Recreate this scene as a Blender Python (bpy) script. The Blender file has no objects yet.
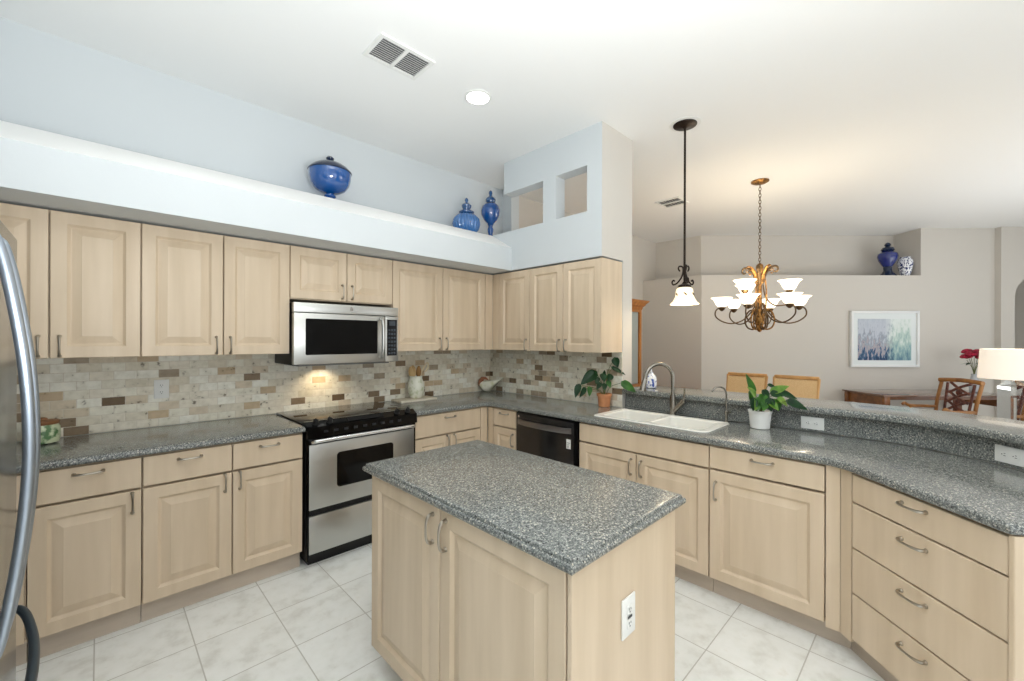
import bpy, bmesh, math, random
from mathutils import Vector, Matrix
S = bpy.context.scene
COL = S.collection
PI = math.pi
R = math.radians
random.seed(7)

# ------------------------------------------------------------------ camera
cam_d = bpy.data.cameras.new('camera'); cam = bpy.data.objects.new('camera', cam_d); COL.objects.link(cam)
cam_d.sensor_width = 36.0; cam_d.lens = 419.11/1024*36.0; cam_d.clip_start = 0.02; cam_d.clip_end = 100
cam_d.shift_y = -1.16/1024
YAW = 0.7942
fwd = Vector((math.cos(YAW), math.sin(YAW), 0)); right = Vector((math.sin(YAW), -math.cos(YAW), 0)); up = Vector((0, 0, 1))
roll = 0.0032
r2 = right*math.cos(roll) + up*math.sin(roll); u2 = up*math.cos(roll) - right*math.sin(roll)
CAM = Vector((-3.0452, -3.4641, 1.4708))
M = Matrix(((r2.x, u2.x, -fwd.x, CAM.x), (r2.y, u2.y, -fwd.y, CAM.y), (r2.z, u2.z, -fwd.z, CAM.z), (0, 0, 0, 1)))
cam.matrix_world = M
S.camera = cam
# ------------------------------------------------------------------ world, light, exposure
S.view_settings.view_transform = 'Standard'; S.view_settings.look = 'None'; S.view_settings.gamma = 1.0
S.view_settings.use_curve_mapping = False; S.view_settings.exposure = 0.38
W = bpy.data.worlds.new('daylight'); S.world = W; W.use_nodes = True
bg = W.node_tree.nodes['Background']; bg.inputs[0].default_value = (0.95, 0.98, 1.0, 1); bg.inputs[1].default_value = 0.8
def area(name, loc, target, sx, sy, power, colr=(1, 1, 1)):
    d = bpy.data.lights.new(name, 'AREA'); d.shape = 'RECTANGLE'; d.size = sx; d.size_y = sy; d.energy = power; d.color = colr
    o = bpy.data.objects.new(name, d); COL.objects.link(o); o.location = loc
    o.rotation_euler = (Vector(target)-Vector(loc)).to_track_quat('-Z', 'Y').to_euler(); return o
# big glazed openings of the family room behind the camera
area('window_daylight', (-1.9, -7.1, 1.35), (-1.7, 0.0, 1.5), 3.8, 2.3, 16, (0.93, 0.97, 1.0))
area('window_daylight', (4.2, -7.1, 1.35), (3.6, 0.0, 1.5), 4.0, 2.3, 11, (0.95, 0.975, 1.0))
# added upward fill lights acting as bounced flash, behind camera and on dining side
area('bounce_fill', (-2.7, -3.6, 1.45), (-2.85, -3.35, 3.2), 0.9, 0.9, 80, (0.95, 0.985, 1.0))
area('bounce_fill', (3.6, -5.2, 1.3), (3.4, -4.2, 3.2), 2.4, 1.6, 20, (0.97, 0.985, 1.0))
def spot(name, loc, target, power, size, blend, colr, rad=0.06):
    d = bpy.data.lights.new(name, 'SPOT'); d.energy = power; d.spot_size = R(size); d.spot_blend = blend; d.color = colr; d.shadow_soft_size = rad
    o = bpy.data.objects.new(name, d); COL.objects.link(o); o.location = loc
    o.rotation_euler = (Vector(target)-Vector(loc)).to_track_quat('-Z', 'Y').to_euler(); return o
def point(name, loc, power, colr, rad=0.04):
    d = bpy.data.lights.new(name, 'POINT'); d.energy = power; d.color = colr; d.shadow_soft_size = rad
    o = bpy.data.objects.new(name, d); COL.objects.link(o); o.location = loc; return o
CEIL = 3.16
for (x, y) in ((-1.17, -1.209), (-2.7, -1.25), (-1.17, -3.3), (-2.7, -3.3)):
    spot('recessed_lamp', (x, y, CEIL-0.03), (x, y, 0), 4, 108, 0.35, (1, 0.98, 0.95), 0.07)

# ------------------------------------------------------------------ colour + materials
def lin(v):
    v /= 255.0
    return v/12.92 if v <= 0.04045 else ((v+0.055)/1.055)**2.4
def C(r, g, b): return (lin(r), lin(g), lin(b), 1)
MATS = {}
def mat(name, col, rough=0.5, metal=0.0, spec=0.5, emit=None, estr=0.0, trans=0.0, ior=1.45, coat=0.0):
    m = bpy.data.materials.new(name); m.use_nodes = True
    b = m.node_tree.nodes['Principled BSDF']
    b.inputs['Base Color'].default_value = col; b.inputs['Roughness'].default_value = rough; b.inputs['Metallic'].default_value = metal
    b.inputs['Specular IOR Level'].default_value = spec; b.inputs['IOR'].default_value = ior
    b.inputs['Transmission Weight'].default_value = trans; b.inputs['Coat Weight'].default_value = coat
    if emit: b.inputs['Emission Color'].default_value = emit; b.inputs['Emission Strength'].default_value = estr
    MATS[name] = m; return m
def N(m, typ, **kw):
    n = m.node_tree.nodes.new(typ)
    for k, v in kw.items(): setattr(n, k, v)
    return n
def L(m, a, b): m.node_tree.links.new(a, b)
def bsdf(m): return m.node_tree.nodes['Principled BSDF']
def ramp(m, stops, interp='LINEAR'):
    n = N(m, 'ShaderNodeValToRGB'); n.color_ramp.interpolation = interp
    e = n.color_ramp.elements
    while len(e) < len(stops): e.new(0.5)
    for i, (p, c) in enumerate(stops): e[i].position = p; e[i].color = c
    return n
def math_n(m, op, a, b=None, clampv=False):
    n = N(m, 'ShaderNodeMath', operation=op, use_clamp=clampv)
    for i, v in enumerate((a, b)):
        if v is None: continue
        if isinstance(v, (int, float)): n.inputs[i].default_value = v
        else: L(m, v, n.inputs[i])
    return n.outputs[0]
def bump(m, h, strength=0.2, dist=0.005):
    b = N(m, 'ShaderNodeBump'); b.inputs['Strength'].default_value = strength; b.inputs['Distance'].default_value = dist
    L(m, h, b.inputs['Height']); L(m, b.outputs[0], bsdf(m).inputs['Normal'])
def noisy(name, c1, c2, scale=(6, 6, 6), nscale=4.0, detail=4, rough=0.5, lo=0.35, hi=0.65, rnd=True, **kw):
    m = mat(name, c1, rough, **kw)
    tc = N(m, 'ShaderNodeTexCoord'); mp = N(m, 'ShaderNodeMapping'); mp.inputs['Scale'].default_value = scale
    L(m, tc.outputs['Object'], mp.inputs[0])
    if rnd:
        oi = N(m, 'ShaderNodeObjectInfo'); k = math_n(m, 'MULTIPLY', oi.outputs['Random'], 30.0)
        L(m, k, mp.inputs['Location'])
    n = N(m, 'ShaderNodeTexNoise'); n.inputs['Scale'].default_value = nscale; n.inputs['Detail'].default_value = detail
    L(m, mp.outputs[0], n.inputs[0])
    r = ramp(m, [(lo, c1), (hi, c2)]); L(m, n.outputs['Fac'], r.inputs[0]); L(m, r.outputs[0], bsdf(m).inputs['Base Color'])
    return m
WOOD = noisy('pickled_maple', C(222, 202, 176), C(208, 187, 159), (14, 14, 1.3), 1.0, 5, 0.42, 0.3, 0.7)
SHADOWGAP = mat('cabinet_interior', C(120, 98, 74), 0.7)
TOE = noisy('toe_kick_wood', C(204, 190, 174), C(192, 178, 162), (2, 2, 10), 1.5, 3, 0.6)
def laminate():
    m = mat('speckled_laminate', C(96, 98, 94), 0.2, spec=0.6, coat=0.3)
    tc = N(m, 'ShaderNodeTexCoord')
    n1 = N(m, 'ShaderNodeTexNoise'); n1.inputs['Scale'].default_value = 170; n1.inputs['Detail'].default_value = 3; n1.inputs['Roughness'].default_value = 0.7
    L(m, tc.outputs['Object'], n1.inputs[0])
    r1 = ramp(m, [(0.32, C(58, 60, 60)), (0.46, C(104, 108, 106)), (0.56, C(132, 135, 132)), (0.66, C(194, 193, 184))]); L(m, n1.outputs['Fac'], r1.inputs[0])
    v = N(m, 'ShaderNodeTexVoronoi'); v.inputs['Scale'].default_value = 125; L(m, tc.outputs['Object'], v.inputs[0])
    wn = N(m, 'ShaderNodeTexWhiteNoise'); L(m, v.outputs['Color'], wn.inputs[0])
    s = math_n(m, 'GREATER_THAN', wn.outputs['Value'], 0.86)
    d = math_n(m, 'LESS_THAN', v.outputs['Distance'], 0.36)
    f = math_n(m, 'MULTIPLY', s, d)
    mx = N(m, 'ShaderNodeMix', data_type='RGBA'); L(m, f, mx.inputs['Factor']); L(m, r1.outputs[0], mx.inputs[6]); mx.inputs[7].default_value = C(196, 192, 178)
    s2 = math_n(m, 'LESS_THAN', wn.outputs['Value'], 0.12); f2 = math_n(m, 'MULTIPLY', s2, d)
    mx2 = N(m, 'ShaderNodeMix', data_type='RGBA'); L(m, f2, mx2.inputs['Factor']); L(m, mx.outputs[2], mx2.inputs[6]); mx2.inputs[7].default_value = C(56, 56, 56)
    L(m, mx2.outputs[2], bsdf(m).inputs['Base Color'])
    return m
LAM = laminate()
def floor_mat():
    m = mat('cream_floor_tile', C(225, 222, 212), 0.28)
    tc = N(m, 'ShaderNodeTexCoord'); sp = N(m, 'ShaderNodeSeparateXYZ'); L(m, tc.outputs['Object'], sp.inputs[0])
    T = 0.345
    cells = []; edges = []
    for k, off in ((0, -0.992), (1, -2.694)):
        q = math_n(m, 'DIVIDE', math_n(m, 'SUBTRACT', sp.outputs[k], off), T)
        fr = math_n(m, 'FRACT', math_n(m, 'ADD', q, 100.0))
        cells.append(math_n(m, 'FLOOR', q))
        edges.append(math_n(m, 'MINIMUM', fr, math_n(m, 'SUBTRACT', 1.0, fr)))
    e = math_n(m, 'MINIMUM', edges[0], edges[1])
    g = math_n(m, 'LESS_THAN', e, 0.0075)
    cb = N(m, 'ShaderNodeCombineXYZ'); L(m, cells[0], cb.inputs[0]); L(m, cells[1], cb.inputs[1])
    wn = N(m, 'ShaderNodeTexWhiteNoise'); L(m, cb.outputs[0], wn.inputs[0])
    ad = N(m, 'ShaderNodeVectorMath', operation='MULTIPLY_ADD'); L(m, wn.outputs['Color'], ad.inputs[0]); ad.inputs[1].default_value = (9, 9, 9); L(m, tc.outputs['Object'], ad.inputs[2])
    n = N(m, 'ShaderNodeTexNoise'); n.inputs['Scale'].default_value = 9; n.inputs['Detail'].default_value = 6; n.inputs['Roughness'].default_value = 0.62
    L(m, ad.outputs[0], n.inputs[0])
    r = ramp(m, [(0.30, C(226, 226, 220)), (0.48, C(244, 245, 241)), (0.62, C(249, 250, 247)), (0.75, C(237, 236, 229))]); L(m, n.outputs['Fac'], r.inputs[0])
    mx = N(m, 'ShaderNodeMix', data_type='RGBA'); L(m, g, mx.inputs['Factor']); L(m, r.outputs[0], mx.inputs[6]); mx.inputs[7].default_value = C(200, 198, 191)
    L(m, mx.outputs[2], bsdf(m).inputs['Base Color'])
    bump(m, math_n(m, 'SUBTRACT', 1.0, g), 0.25, 0.002)
    return m
FLOOR = floor_mat()
def stone_mat(name, axis):
    m = mat(name, C(200, 190, 170), 0.55)
    tc = N(m, 'ShaderNodeTexCoord'); sp = N(m, 'ShaderNodeSeparateXYZ'); L(m, tc.outputs['Object'], sp.inputs[0])
    u = sp.outputs[axis]; z = sp.outputs[2]
    zr = math_n(m, 'DIVIDE', math_n(m, 'SUBTRACT', z, 0.914), 0.0512)
    row = math_n(m, 'FLOOR', zr)
    off = math_n(m, 'FRACT', math_n(m, 'MULTIPLY', row, 0.5))
    q = math_n(m, 'ADD', math_n(m, 'DIVIDE', u, 0.103), off)
    colm = math_n(m, 'FLOOR', q)
    fu = math_n(m, 'FRACT', math_n(m, 'ADD', q, 100.0)); fz = math_n(m, 'FRACT', zr)
    eu = math_n(m, 'MULTIPLY', math_n(m, 'MINIMUM', fu, math_n(m, 'SUBTRACT', 1.0, fu)), 0.103)
    ez = math_n(m, 'MULTIPLY', math_n(m, 'MINIMUM', fz, math_n(m, 'SUBTRACT', 1.0, fz)), 0.0512)
    n0 = N(m, 'ShaderNodeTexNoise'); n0.inputs['Scale'].default_value = 90; L(m, tc.outputs['Object'], n0.inputs[0])
    e = math_n(m, 'ADD', math_n(m, 'MINIMUM', eu, ez), math_n(m, 'MULTIPLY', math_n(m, 'SUBTRACT', n0.outputs['Fac'], 0.5), 0.0022))
    g = math_n(m, 'LESS_THAN', e, 0.0013)
    cb = N(m, 'ShaderNodeCombineXYZ'); L(m, colm, cb.inputs[0]); L(m, row, cb.inputs[1]); cb.inputs[2].default_value = 3.7+axis
    wn = N(m, 'ShaderNodeTexWhiteNoise'); L(m, cb.outputs[0], wn.inputs[0])
    r = ramp(m, [(0.0, C(240, 235, 218)), (0.22, C(248, 245, 232)), (0.42, C(230, 222, 202)), (0.58, C(240, 233, 216)), (0.75, C(222, 208, 184)), (0.85, C(206, 184, 152)), (0.90, C(176, 160, 138)), (0.945, C(142, 122, 98)), (0.975, C(112, 92, 68))], 'CONSTANT')
    L(m, wn.outputs['Value'], r.inputs[0])
    ad = N(m, 'ShaderNodeVectorMath', operation='MULTIPLY_ADD'); L(m, wn.outputs['Color'], ad.inputs[0]); ad.inputs[1].default_value = (9, 9, 9); L(m, tc.outputs['Object'], ad.inputs[2])
    n = N(m, 'ShaderNodeTexNoise'); n.inputs['Scale'].default_value = 26; n.inputs['Detail'].default_value = 6; L(m, ad.outputs[0], n.inputs[0])
    rr = ramp(m, [(0.28, (0.28, 0.25, 0.21, 1)), (0.36, (0.88, 0.87, 0.84, 1)), (0.55, (1, 1, 1, 1)), (0.72, (1.06, 1.05, 1.04, 1))]); L(m, n.outputs['Fac'], rr.inputs[0])
    mu = N(m, 'ShaderNodeMix', data_type='RGBA', blend_type='MULTIPLY'); mu.inputs['Factor'].default_value = 1.0
    L(m, r.outputs[0], mu.inputs[6]); L(m, rr.outputs[0], mu.inputs[7])
    mx = N(m, 'ShaderNodeMix', data_type='RGBA'); L(m, g, mx.inputs['Factor']); L(m, mu.outputs[2], mx.inputs[6]); mx.inputs[7].default_value = C(222, 213, 196)
    L(m, mx.outputs[2], bsdf(m).inputs['Base Color'])
    bump(m, math_n(m, 'MINIMUM', math_n(m, 'MULTIPLY', e, 220.0), 1.0), 0.35, 0.003)
    return m
STONE_X = stone_mat('travertine_brick_tile', 0); STONE_Y = stone_mat('travertine_brick_tile_right', 1)
def wallpaint(name, c):
    m = mat(name, c, 0.7, spec=0.25)
    tc = N(m, 'ShaderNodeTexCoord'); n = N(m, 'ShaderNodeTexNoise'); n.inputs['Scale'].default_value = 60; n.inputs['Detail'].default_value = 3
    L(m, tc.outputs['Object'], n.inputs[0]); bump(m, n.outputs['Fac'], 0.06, 0.004); return m
PAINT = wallpaint('pale_blue_wall_paint', C(212, 217, 219)); CAP_LIT = wallpaint('lit_cap_white', C(252, 252, 250)); BEIGE = wallpaint('greige_wall_paint', C(213, 208, 200)); CEILM = wallpaint('ceiling_paint', C(246, 246, 244))  # cap colour carries the ceiling light on the soffit slope
def steel(name, c, rough, sx=1.0, sz=60.0):
    m = mat(name, c, rough, metal=1.0)
    tc = N(m, 'ShaderNodeTexCoord'); mp = N(m, 'ShaderNodeMapping'); mp.inputs['Scale'].default_value = (sx, sx, sz); L(m, tc.outputs['Object'], mp.inputs[0])
    n = N(m, 'ShaderNodeTexNoise'); n.inputs['Scale'].default_value = 3; n.inputs['Detail'].default_value = 4; L(m, mp.outputs[0], n.inputs[0])
    r = ramp(m, [(0.3, (rough-0.06,)*3+(1,)), (0.7, (rough+0.08,)*3+(1,))]); L(m, n.outputs['Fac'], r.inputs[0]); L(m, r.outputs[0], bsdf(m).inputs['Roughness']); return m
STEEL = steel('brushed_stainless_steel', C(196, 196, 192), 0.34)
FRIDGE = mat('fridge_stainless_steel', C(158, 162, 166), 0.22, metal=1.0)
HANDLE = mat('brushed_nickel', C(176, 168, 156), 0.3, metal=1.0)
FRHANDLE = mat('satin_grey_metal', C(168, 178, 190), 0.32, metal=0.9)
DARKHANDLE = mat('dark_blue_grey_metal', C(70, 86, 100), 0.35, metal=0.8)
SATIN = mat('satin_bright_steel', C(226, 227, 228), 0.22, metal=1.0)
TAPM = mat('dark_brushed_nickel', C(150, 145, 136), 0.2, metal=1.0)
CHROME = mat('chrome', C(225, 225, 228), 0.08, metal=1.0)
BLACK = mat('gloss_black', C(7, 7, 8), 0.1, spec=0.25); BLACKM = mat('matt_black', C(14, 14, 15), 0.5)
BLACKSTEEL = mat('black_stainless_steel', C(70, 68, 68), 0.2, metal=0.85)
DARKSTEEL = mat('dark_handle_steel', C(140, 136, 136), 0.3, metal=1.0)
COOKTOP = mat('ceramic_cooktop_glass', C(16, 15, 14), 0.05)
RINGM = mat('burner_ring_print', C(64, 60, 56), 0.2)
WHITEP = mat('white_plastic', C(238, 238, 234), 0.35); SLOT = mat('outlet_slot', C(70, 70, 70), 0.6)
GREYP = mat('grey_print', C(170, 172, 172), 0.5)
LCD = mat('display_glass', C(44, 52, 58), 0.1)
SINKM = mat('white_sink_composite', C(242, 240, 232), 0.18)
BLUEG = mat('cobalt_blue_glass', C(0, 78, 150), 0.04, spec=1.0, coat=1.0)
BLUEG2 = mat('light_blue_ribbed_glass', C(52, 112, 176), 0.06, spec=1.0, coat=1.0)
BLUEG3 = mat('teal_blue_glass', C(4, 74, 128), 0.05, spec=1.0, coat=1.0)
BLUED = mat('deep_blue_glass', C(6, 34, 118), 0.06, spec=0.8, coat=0.6)
BLUEDARK = mat('dark_navy_glass', C(16, 36, 66), 0.12, coat=0.4)
PATT = noisy('blue_and_white_porcelain', C(238, 240, 244), C(36, 52, 110), (1, 1, 1), 42.0, 2, 0.2, 0.52, 0.56)
PATTL = noisy('blue_floral_porcelain', C(240, 242, 246), C(70, 98, 180), (1, 1, 1), 46.0, 2, 0.2, 0.53, 0.60)
GREENW = noisy('green_painted_ceramic', C(206, 216, 180), C(92, 128, 84), (1, 1, 1), 28.0, 3, 0.25, 0.48, 0.62)
CREAM = noisy('cream_ceramic', C(236, 236, 220), C(206, 210, 178), (1, 1, 1), 24.0, 2, 0.25, 0.52, 0.68)
BIRDW = noisy('ivory_glazed_ceramic', C(238, 236, 218), C(208, 204, 150), (1, 1, 1), 12.0, 2, 0.22, 0.5, 0.7)
BIRDB = mat('russet_glaze', C(150, 96, 66), 0.3)
BROWNLID = noisy('wood_lid', C(150, 104, 66), C(116, 76, 44), (3, 3, 30), 2.0, 3, 0.5)
SPOON = noisy('beech_wood', C(214, 184, 132), C(190, 152, 98), (8, 8, 2), 2.0, 3, 0.55)
SPOOND = noisy('olive_wood', C(170, 128, 76), C(126, 86, 44), (8, 8, 2), 2.0, 3, 0.55)
TRIVET = noisy('whitewashed_board', C(226, 218, 200), C(196, 184, 160), (3, 30, 3), 2.0, 3, 0.6)
LEAF = noisy('dark_green_leaf', C(34, 84, 40), C(20, 62, 32), (1, 1, 1), 20.0, 2, 0.32, coat=0.2)
LEAF2 = noisy('bright_green_leaf', C(84, 146, 52), C(48, 104, 42), (1, 1, 1), 16.0, 2, 0.35, coat=0.2)
LEAF3 = noisy('lime_green_leaf', C(160, 196, 84), C(104, 160, 60), (1, 1, 1), 16.0, 2, 0.35, coat=0.2)
STEM = mat('plant_stem', C(104, 112, 62), 0.6)
TERRA = noisy('terracotta', C(216, 150, 104), C(200, 134, 90), (1, 1, 1), 20.0, 3, 0.7)
SOIL = mat('potting_soil', C(56, 42, 32), 0.9)
BRONZE = mat('dark_bronze', C(46, 36, 30), 0.4, metal=0.7)
GOLDB = noisy('antique_gold_metal', C(186, 138, 76), C(92, 62, 34), (1, 1, 1), 40.0, 3, 0.38, metal=0.75)
BRZARM = mat('antique_bronze', C(104, 84, 60), 0.38, metal=0.8)
SHADE = mat('frosted_glass_shade', C(250, 240, 222), 0.4, emit=C(255, 240, 214), estr=1.6)
PSHADE = mat('alabaster_glass_shade', C(250, 238, 214), 0.4, emit=C(255, 232, 192), estr=0.75)
LENS = mat('lamp_lens', C(255, 255, 255), 0.4, emit=(1, 0.98, 0.95, 1), estr=9.0)
LSHADE = mat('lamp_shade_fabric', C(244, 238, 228), 0.8, emit=C(255, 240, 222), estr=0.35)
CRYSTAL = mat('clear_crystal', (.93, .95, .96, 1), 0.03, trans=1.0, ior=1.1)
ORANGEW = noisy('honey_oak', C(196, 130, 62), C(160, 98, 40), (10, 10, 1.2), 1.5, 4, 0.35)
DESKW = noisy('walnut_brown', C(140, 88, 44), C(104, 62, 30), (2, 10, 10), 1.5, 4, 0.3, coat=0.3)
DESKTOP = noisy('polished_desk_top', C(128, 96, 78), C(108, 80, 66), (2, 10, 10), 1.0, 3, 0.12, coat=0.6)
CHAIRW = noisy('light_walnut', C(168, 116, 62), C(132, 86, 42), (8, 8, 1.5), 1.5, 4, 0.35)
CARVE = noisy('carved_dark_wood', C(120, 72, 58), C(70, 36, 30), (1, 1, 1), 30.0, 2, 0.45)
TANF = noisy('tan_woven_upholstery', C(234, 204, 156), C(222, 188, 138), (60, 60, 60), 2.0, 2, 0.85)
TANW = noisy('golden_beech', C(214, 168, 110), C(194, 146, 88), (8, 8, 1.5), 1.5, 4, 0.4)
CABGLASS = mat('cabinet_glass', C(168, 176, 172), 0.08, spec=0.8)
FRAMEW = mat('white_frame', C(236, 238, 238), 0.35); MATW = mat('picture_mount', C(232, 238, 238), 0.8)
PETAL = noisy('crimson_petal', C(190, 36, 70), C(130, 18, 44), (1, 1, 1), 30.0, 2, 0.6)
BRICKG = mat('vent_dark', C(96, 98, 98), 0.8)
def art_mat():
    m = mat('abstract_painting', C(180, 190, 200), 0.6)
    tc = N(m, 'ShaderNodeTexCoord'); sp = N(m, 'ShaderNodeSeparateXYZ'); L(m, tc.outputs['Object'], sp.inputs[0])
    mp = N(m, 'ShaderNodeMapping'); mp.inputs['Scale'].default_value = (9, 1, 3.2); L(m, tc.outputs['Object'], mp.inputs[0])
    n = N(m, 'ShaderNodeTexNoise'); n.inputs['Scale'].default_value = 2.4; n.inputs['Detail'].default_value = 5; n.inputs['Roughness'].default_value = 0.65; L(m, mp.outputs[0], n.inputs[0])
    v = math_n(m, 'ADD', math_n(m, 'MULTIPLY', sp.outputs[2], 1.15), math_n(m, 'MULTIPLY', math_n(m, 'SUBTRACT', n.outputs['Fac'], 0.5), 1.5))
    v = math_n(m, 'ADD', v, 0.5)
    ra = ramp(m, [(0.05, C(34, 62, 98)), (0.2, C(66, 104, 140)), (0.33, C(190, 178, 182)), (0.45, C(146, 158, 174)), (0.62, C(198, 204, 214)), (0.95, C(186, 194, 206))])
    rb = ramp(m, [(0.05, C(96, 136, 156)), (0.3, C(150, 184, 186)), (0.5, C(190, 212, 204)), (0.7, C(222, 232, 228)), (0.95, C(230, 238, 236))])
    L(m, v, ra.inputs[0]); L(m, v, rb.inputs[0])
    f = math_n(m, 'MULTIPLY', math_n(m, 'ADD', sp.outputs[0], math_n(m, 'MULTIPLY', math_n(m, 'SUBTRACT', n.outputs['Fac'], 0.52), 0.3)), 8.0, True)
    mx = N(m, 'ShaderNodeMix', data_type='RGBA'); L(m, f, mx.inputs['Factor']); L(m, ra.outputs[0], mx.inputs[6]); L(m, rb.outputs[0], mx.inputs[7])
    L(m, mx.outputs[2], bsdf(m).inputs['Base Color']); return m
ART = art_mat()

# ------------------------------------------------------------------ mesh builder
class MB:
    def __init__(s): s.b = bmesh.new(); s.mi = 0
    def face(s, vs):
        try:
            f = s.b.faces.new(vs); f.material_index = s.mi; return f
        except ValueError: return None
    def vert(s, p): return s.b.verts.new(p)
    def box(s, x0, x1, y0, y1, z0, z1, bev=0.0, seg=2, mtx=None):
        ps = [(x0, y0, z0), (x1, y0, z0), (x1, y1, z0), (x0, y1, z0), (x0, y0, z1), (x1, y0, z1), (x1, y1, z1), (x0, y1, z1)]
        vs = [s.vert(mtx @ Vector(p) if mtx else p) for p in ps]
        fs = [s.face([vs[i] for i in q]) for q in ((0, 3, 2, 1), (4, 5, 6, 7), (0, 1, 5, 4), (1, 2, 6, 5), (2, 3, 7, 6), (3, 0, 4, 7))]
        if bev:
            es = list({e for f in fs for e in f.edges})
            r = bmesh.ops.bevel(s.b, geom=es, offset=bev, segments=seg, profile=0.5, affect='EDGES')
            for f in r['faces']: f.material_index = s.mi
        return s
    def ring(s, pts): return [s.vert(p) for p in pts]
    def bridge(s, a, b, closed=True):
        n = len(a)
        for i in range(n if closed else n-1): s.face([a[i], a[(i+1) % n], b[(i+1) % n], b[i]])
    def cap(s, ring, flip=False):
        s.face(list(reversed(ring)) if flip else list(ring))
    def lathe(s, prof, c=(0, 0, 0), seg=32, rib=None):
        rings = []
        for (r, z) in prof:
            rr = []
            for i in range(seg):
                a = 2*PI*i/seg; k = r*(1+(rib[1]*math.cos(rib[0]*a) if rib and r > 0.02 else 0))
                rr.append(s.vert((c[0]+max(k, 1e-4)*math.cos(a), c[1]+max(k, 1e-4)*math.sin(a), c[2]+z)))
            rings.append(rr)
        for a, b in zip(rings[:-1], rings[1:]): s.bridge(a, b)
        s.cap(rings[0], True); s.cap(rings[-1]); return s
    def tube(s, pts, rad, seg=10, cap=True, squash=None):
        pts = [Vector(p) for p in pts]; n = len(pts)
        rads = rad if isinstance(rad, (list, tuple)) else [rad]*n
        rings = []; prev = None
        for i in range(n):
            t = (pts[min(i+1, n-1)]-pts[max(i-1, 0)]).normalized()
            if prev is None:
                ref = Vector((0, 0, 1)) if abs(t.z) < 0.9 else Vector((1, 0, 0))
                u = t.cross(ref).normalized()
            else: u = (prev - t*prev.dot(t)).normalized()
            v = t.cross(u); prev = u
            sq = squash or (1, 1)
            rings.append([s.vert(pts[i]+(u*math.cos(2*PI*k/seg)*sq[0]+v*math.sin(2*PI*k/seg)*sq[1])*rads[i]) for k in range(seg)])
        for a, b in zip(rings[:-1], rings[1:]): s.bridge(a, b)
        if cap: s.cap(rings[0], True); s.cap(rings[-1])
        return s
    def loft(s, rings_pts, cap=True):
        rings = [s.ring(p) for p in rings_pts]
        for a, b in zip(rings[:-1], rings[1:]): s.bridge(a, b)
        if cap: s.cap(rings[0], True); s.cap(rings[-1])
        return s
    def slab(s, outer, prof, holes=()):
        """horizontal slab: outer polygon (ccw), prof = [(inset, z)...] bottom to top, straight holes"""
        rings = [[s.vert((p[0], p[1], z)) for p in inset(outer, d)] for (d, z) in prof]
        for a, b in zip(rings[:-1], rings[1:]): s.bridge(a, b)
        z0, z1 = prof[0][1], prof[-1][1]
        hb = [[s.vert((p[0], p[1], z0)) for p in h] for h in holes]; ht = [[s.vert((p[0], p[1], z1)) for p in h] for h in holes]
        for a, b in zip(hb, ht): s.bridge(b, a)
        for rs in ([rings[0]]+hb, [rings[-1]]+ht):
            if len(rs) == 1: s.face(rs[0]); continue
            es = []
            for r in rs:
                for i in range(len(r)):
                    e = s.b.edges.get((r[i], r[(i+1) % len(r)])) or s.b.edges.new((r[i], r[(i+1) % len(r)])); es.append(e)
            bmesh.ops.triangle_fill(s.b, use_beauty=True, use_dissolve=False, edges=es)
        return s
    def sphere(s, c, r, sc=(1, 1, 1), u=16, v=10):
        prof = [(r*math.sin(PI*i/v), -r*math.cos(PI*i/v)) for i in range(v+1)]
        n0 = len(s.b.verts); s.lathe(prof, (0, 0, 0), u); s.b.verts.ensure_lookup_table()
        for w in s.b.verts[n0:]: w.co = Vector((c[0]+w.co.x*sc[0], c[1]+w.co.y*sc[1], c[2]+w.co.z*sc[2]))
        return s
    def xform(s, mtx, n0=0):
        s.b.verts.ensure_lookup_table()
        for w in s.b.verts[n0:]: w.co = mtx @ w.co
        return s
    def build(s, name, mats, parent=None, smooth=True, ang=35, label=None, stuff=False):
        bmesh.ops.recalc_face_normals(s.b, faces=s.b.faces[:])
        me = bpy.data.meshes.new(name); s.b.to_mesh(me); s.b.free()
        for m in (mats if isinstance(mats, (list, tuple)) else [mats]): me.materials.append(m)
        if smooth:
            me.shade_smooth()
            try: me.set_sharp_from_angle(angle=R(ang))
            except Exception: pass
        o = bpy.data.objects.new(name, me); COL.objects.link(o)
        if parent: o.parent = parent
        if label: o['label'] = label
        if stuff: o['kind'] = 'stuff'
        return o
def inset(poly, d):
    if abs(d) < 1e-9: return [(p[0], p[1]) for p in poly]
    n = len(poly); out = []
    for i in range(n):
        p0, p1, p2 = Vector(poly[i-1][:2]), Vector(poly[i][:2]), Vector(poly[(i+1) % n][:2])
        a = (p1-p0).normalized(); b = (p2-p1).normalized()
        na, nb = Vector((-a.y, a.x)), Vector((-b.y, b.x))
        m = (na+nb); k = 1+na.dot(nb)
        out.append(tuple(p1 + m*(d/max(k, 0.25))))
    return out
def offs(path, d):
    out = []; n = len(path)
    for i in range(n):
        p = Vector(path[i])
        a = (p-Vector(path[i-1])).normalized() if i > 0 else None
        b = (Vector(path[i+1])-p).normalized() if i < n-1 else None
        a = a or b; b = b or a
        na, nb = Vector((-a.y, a.x)), Vector((-b.y, b.x))
        out.append(tuple(p+(na+nb)*(d/max(1+na.dot(nb), 0.25))))
    return out
def bez(p0, p1, p2, n):
    p0, p1, p2 = map(Vector, (p0, p1, p2)); return [tuple(p0*(1-t)**2+p1*2*t*(1-t)+p2*t*t) for t in [i/n for i in range(n+1)]]
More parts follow.
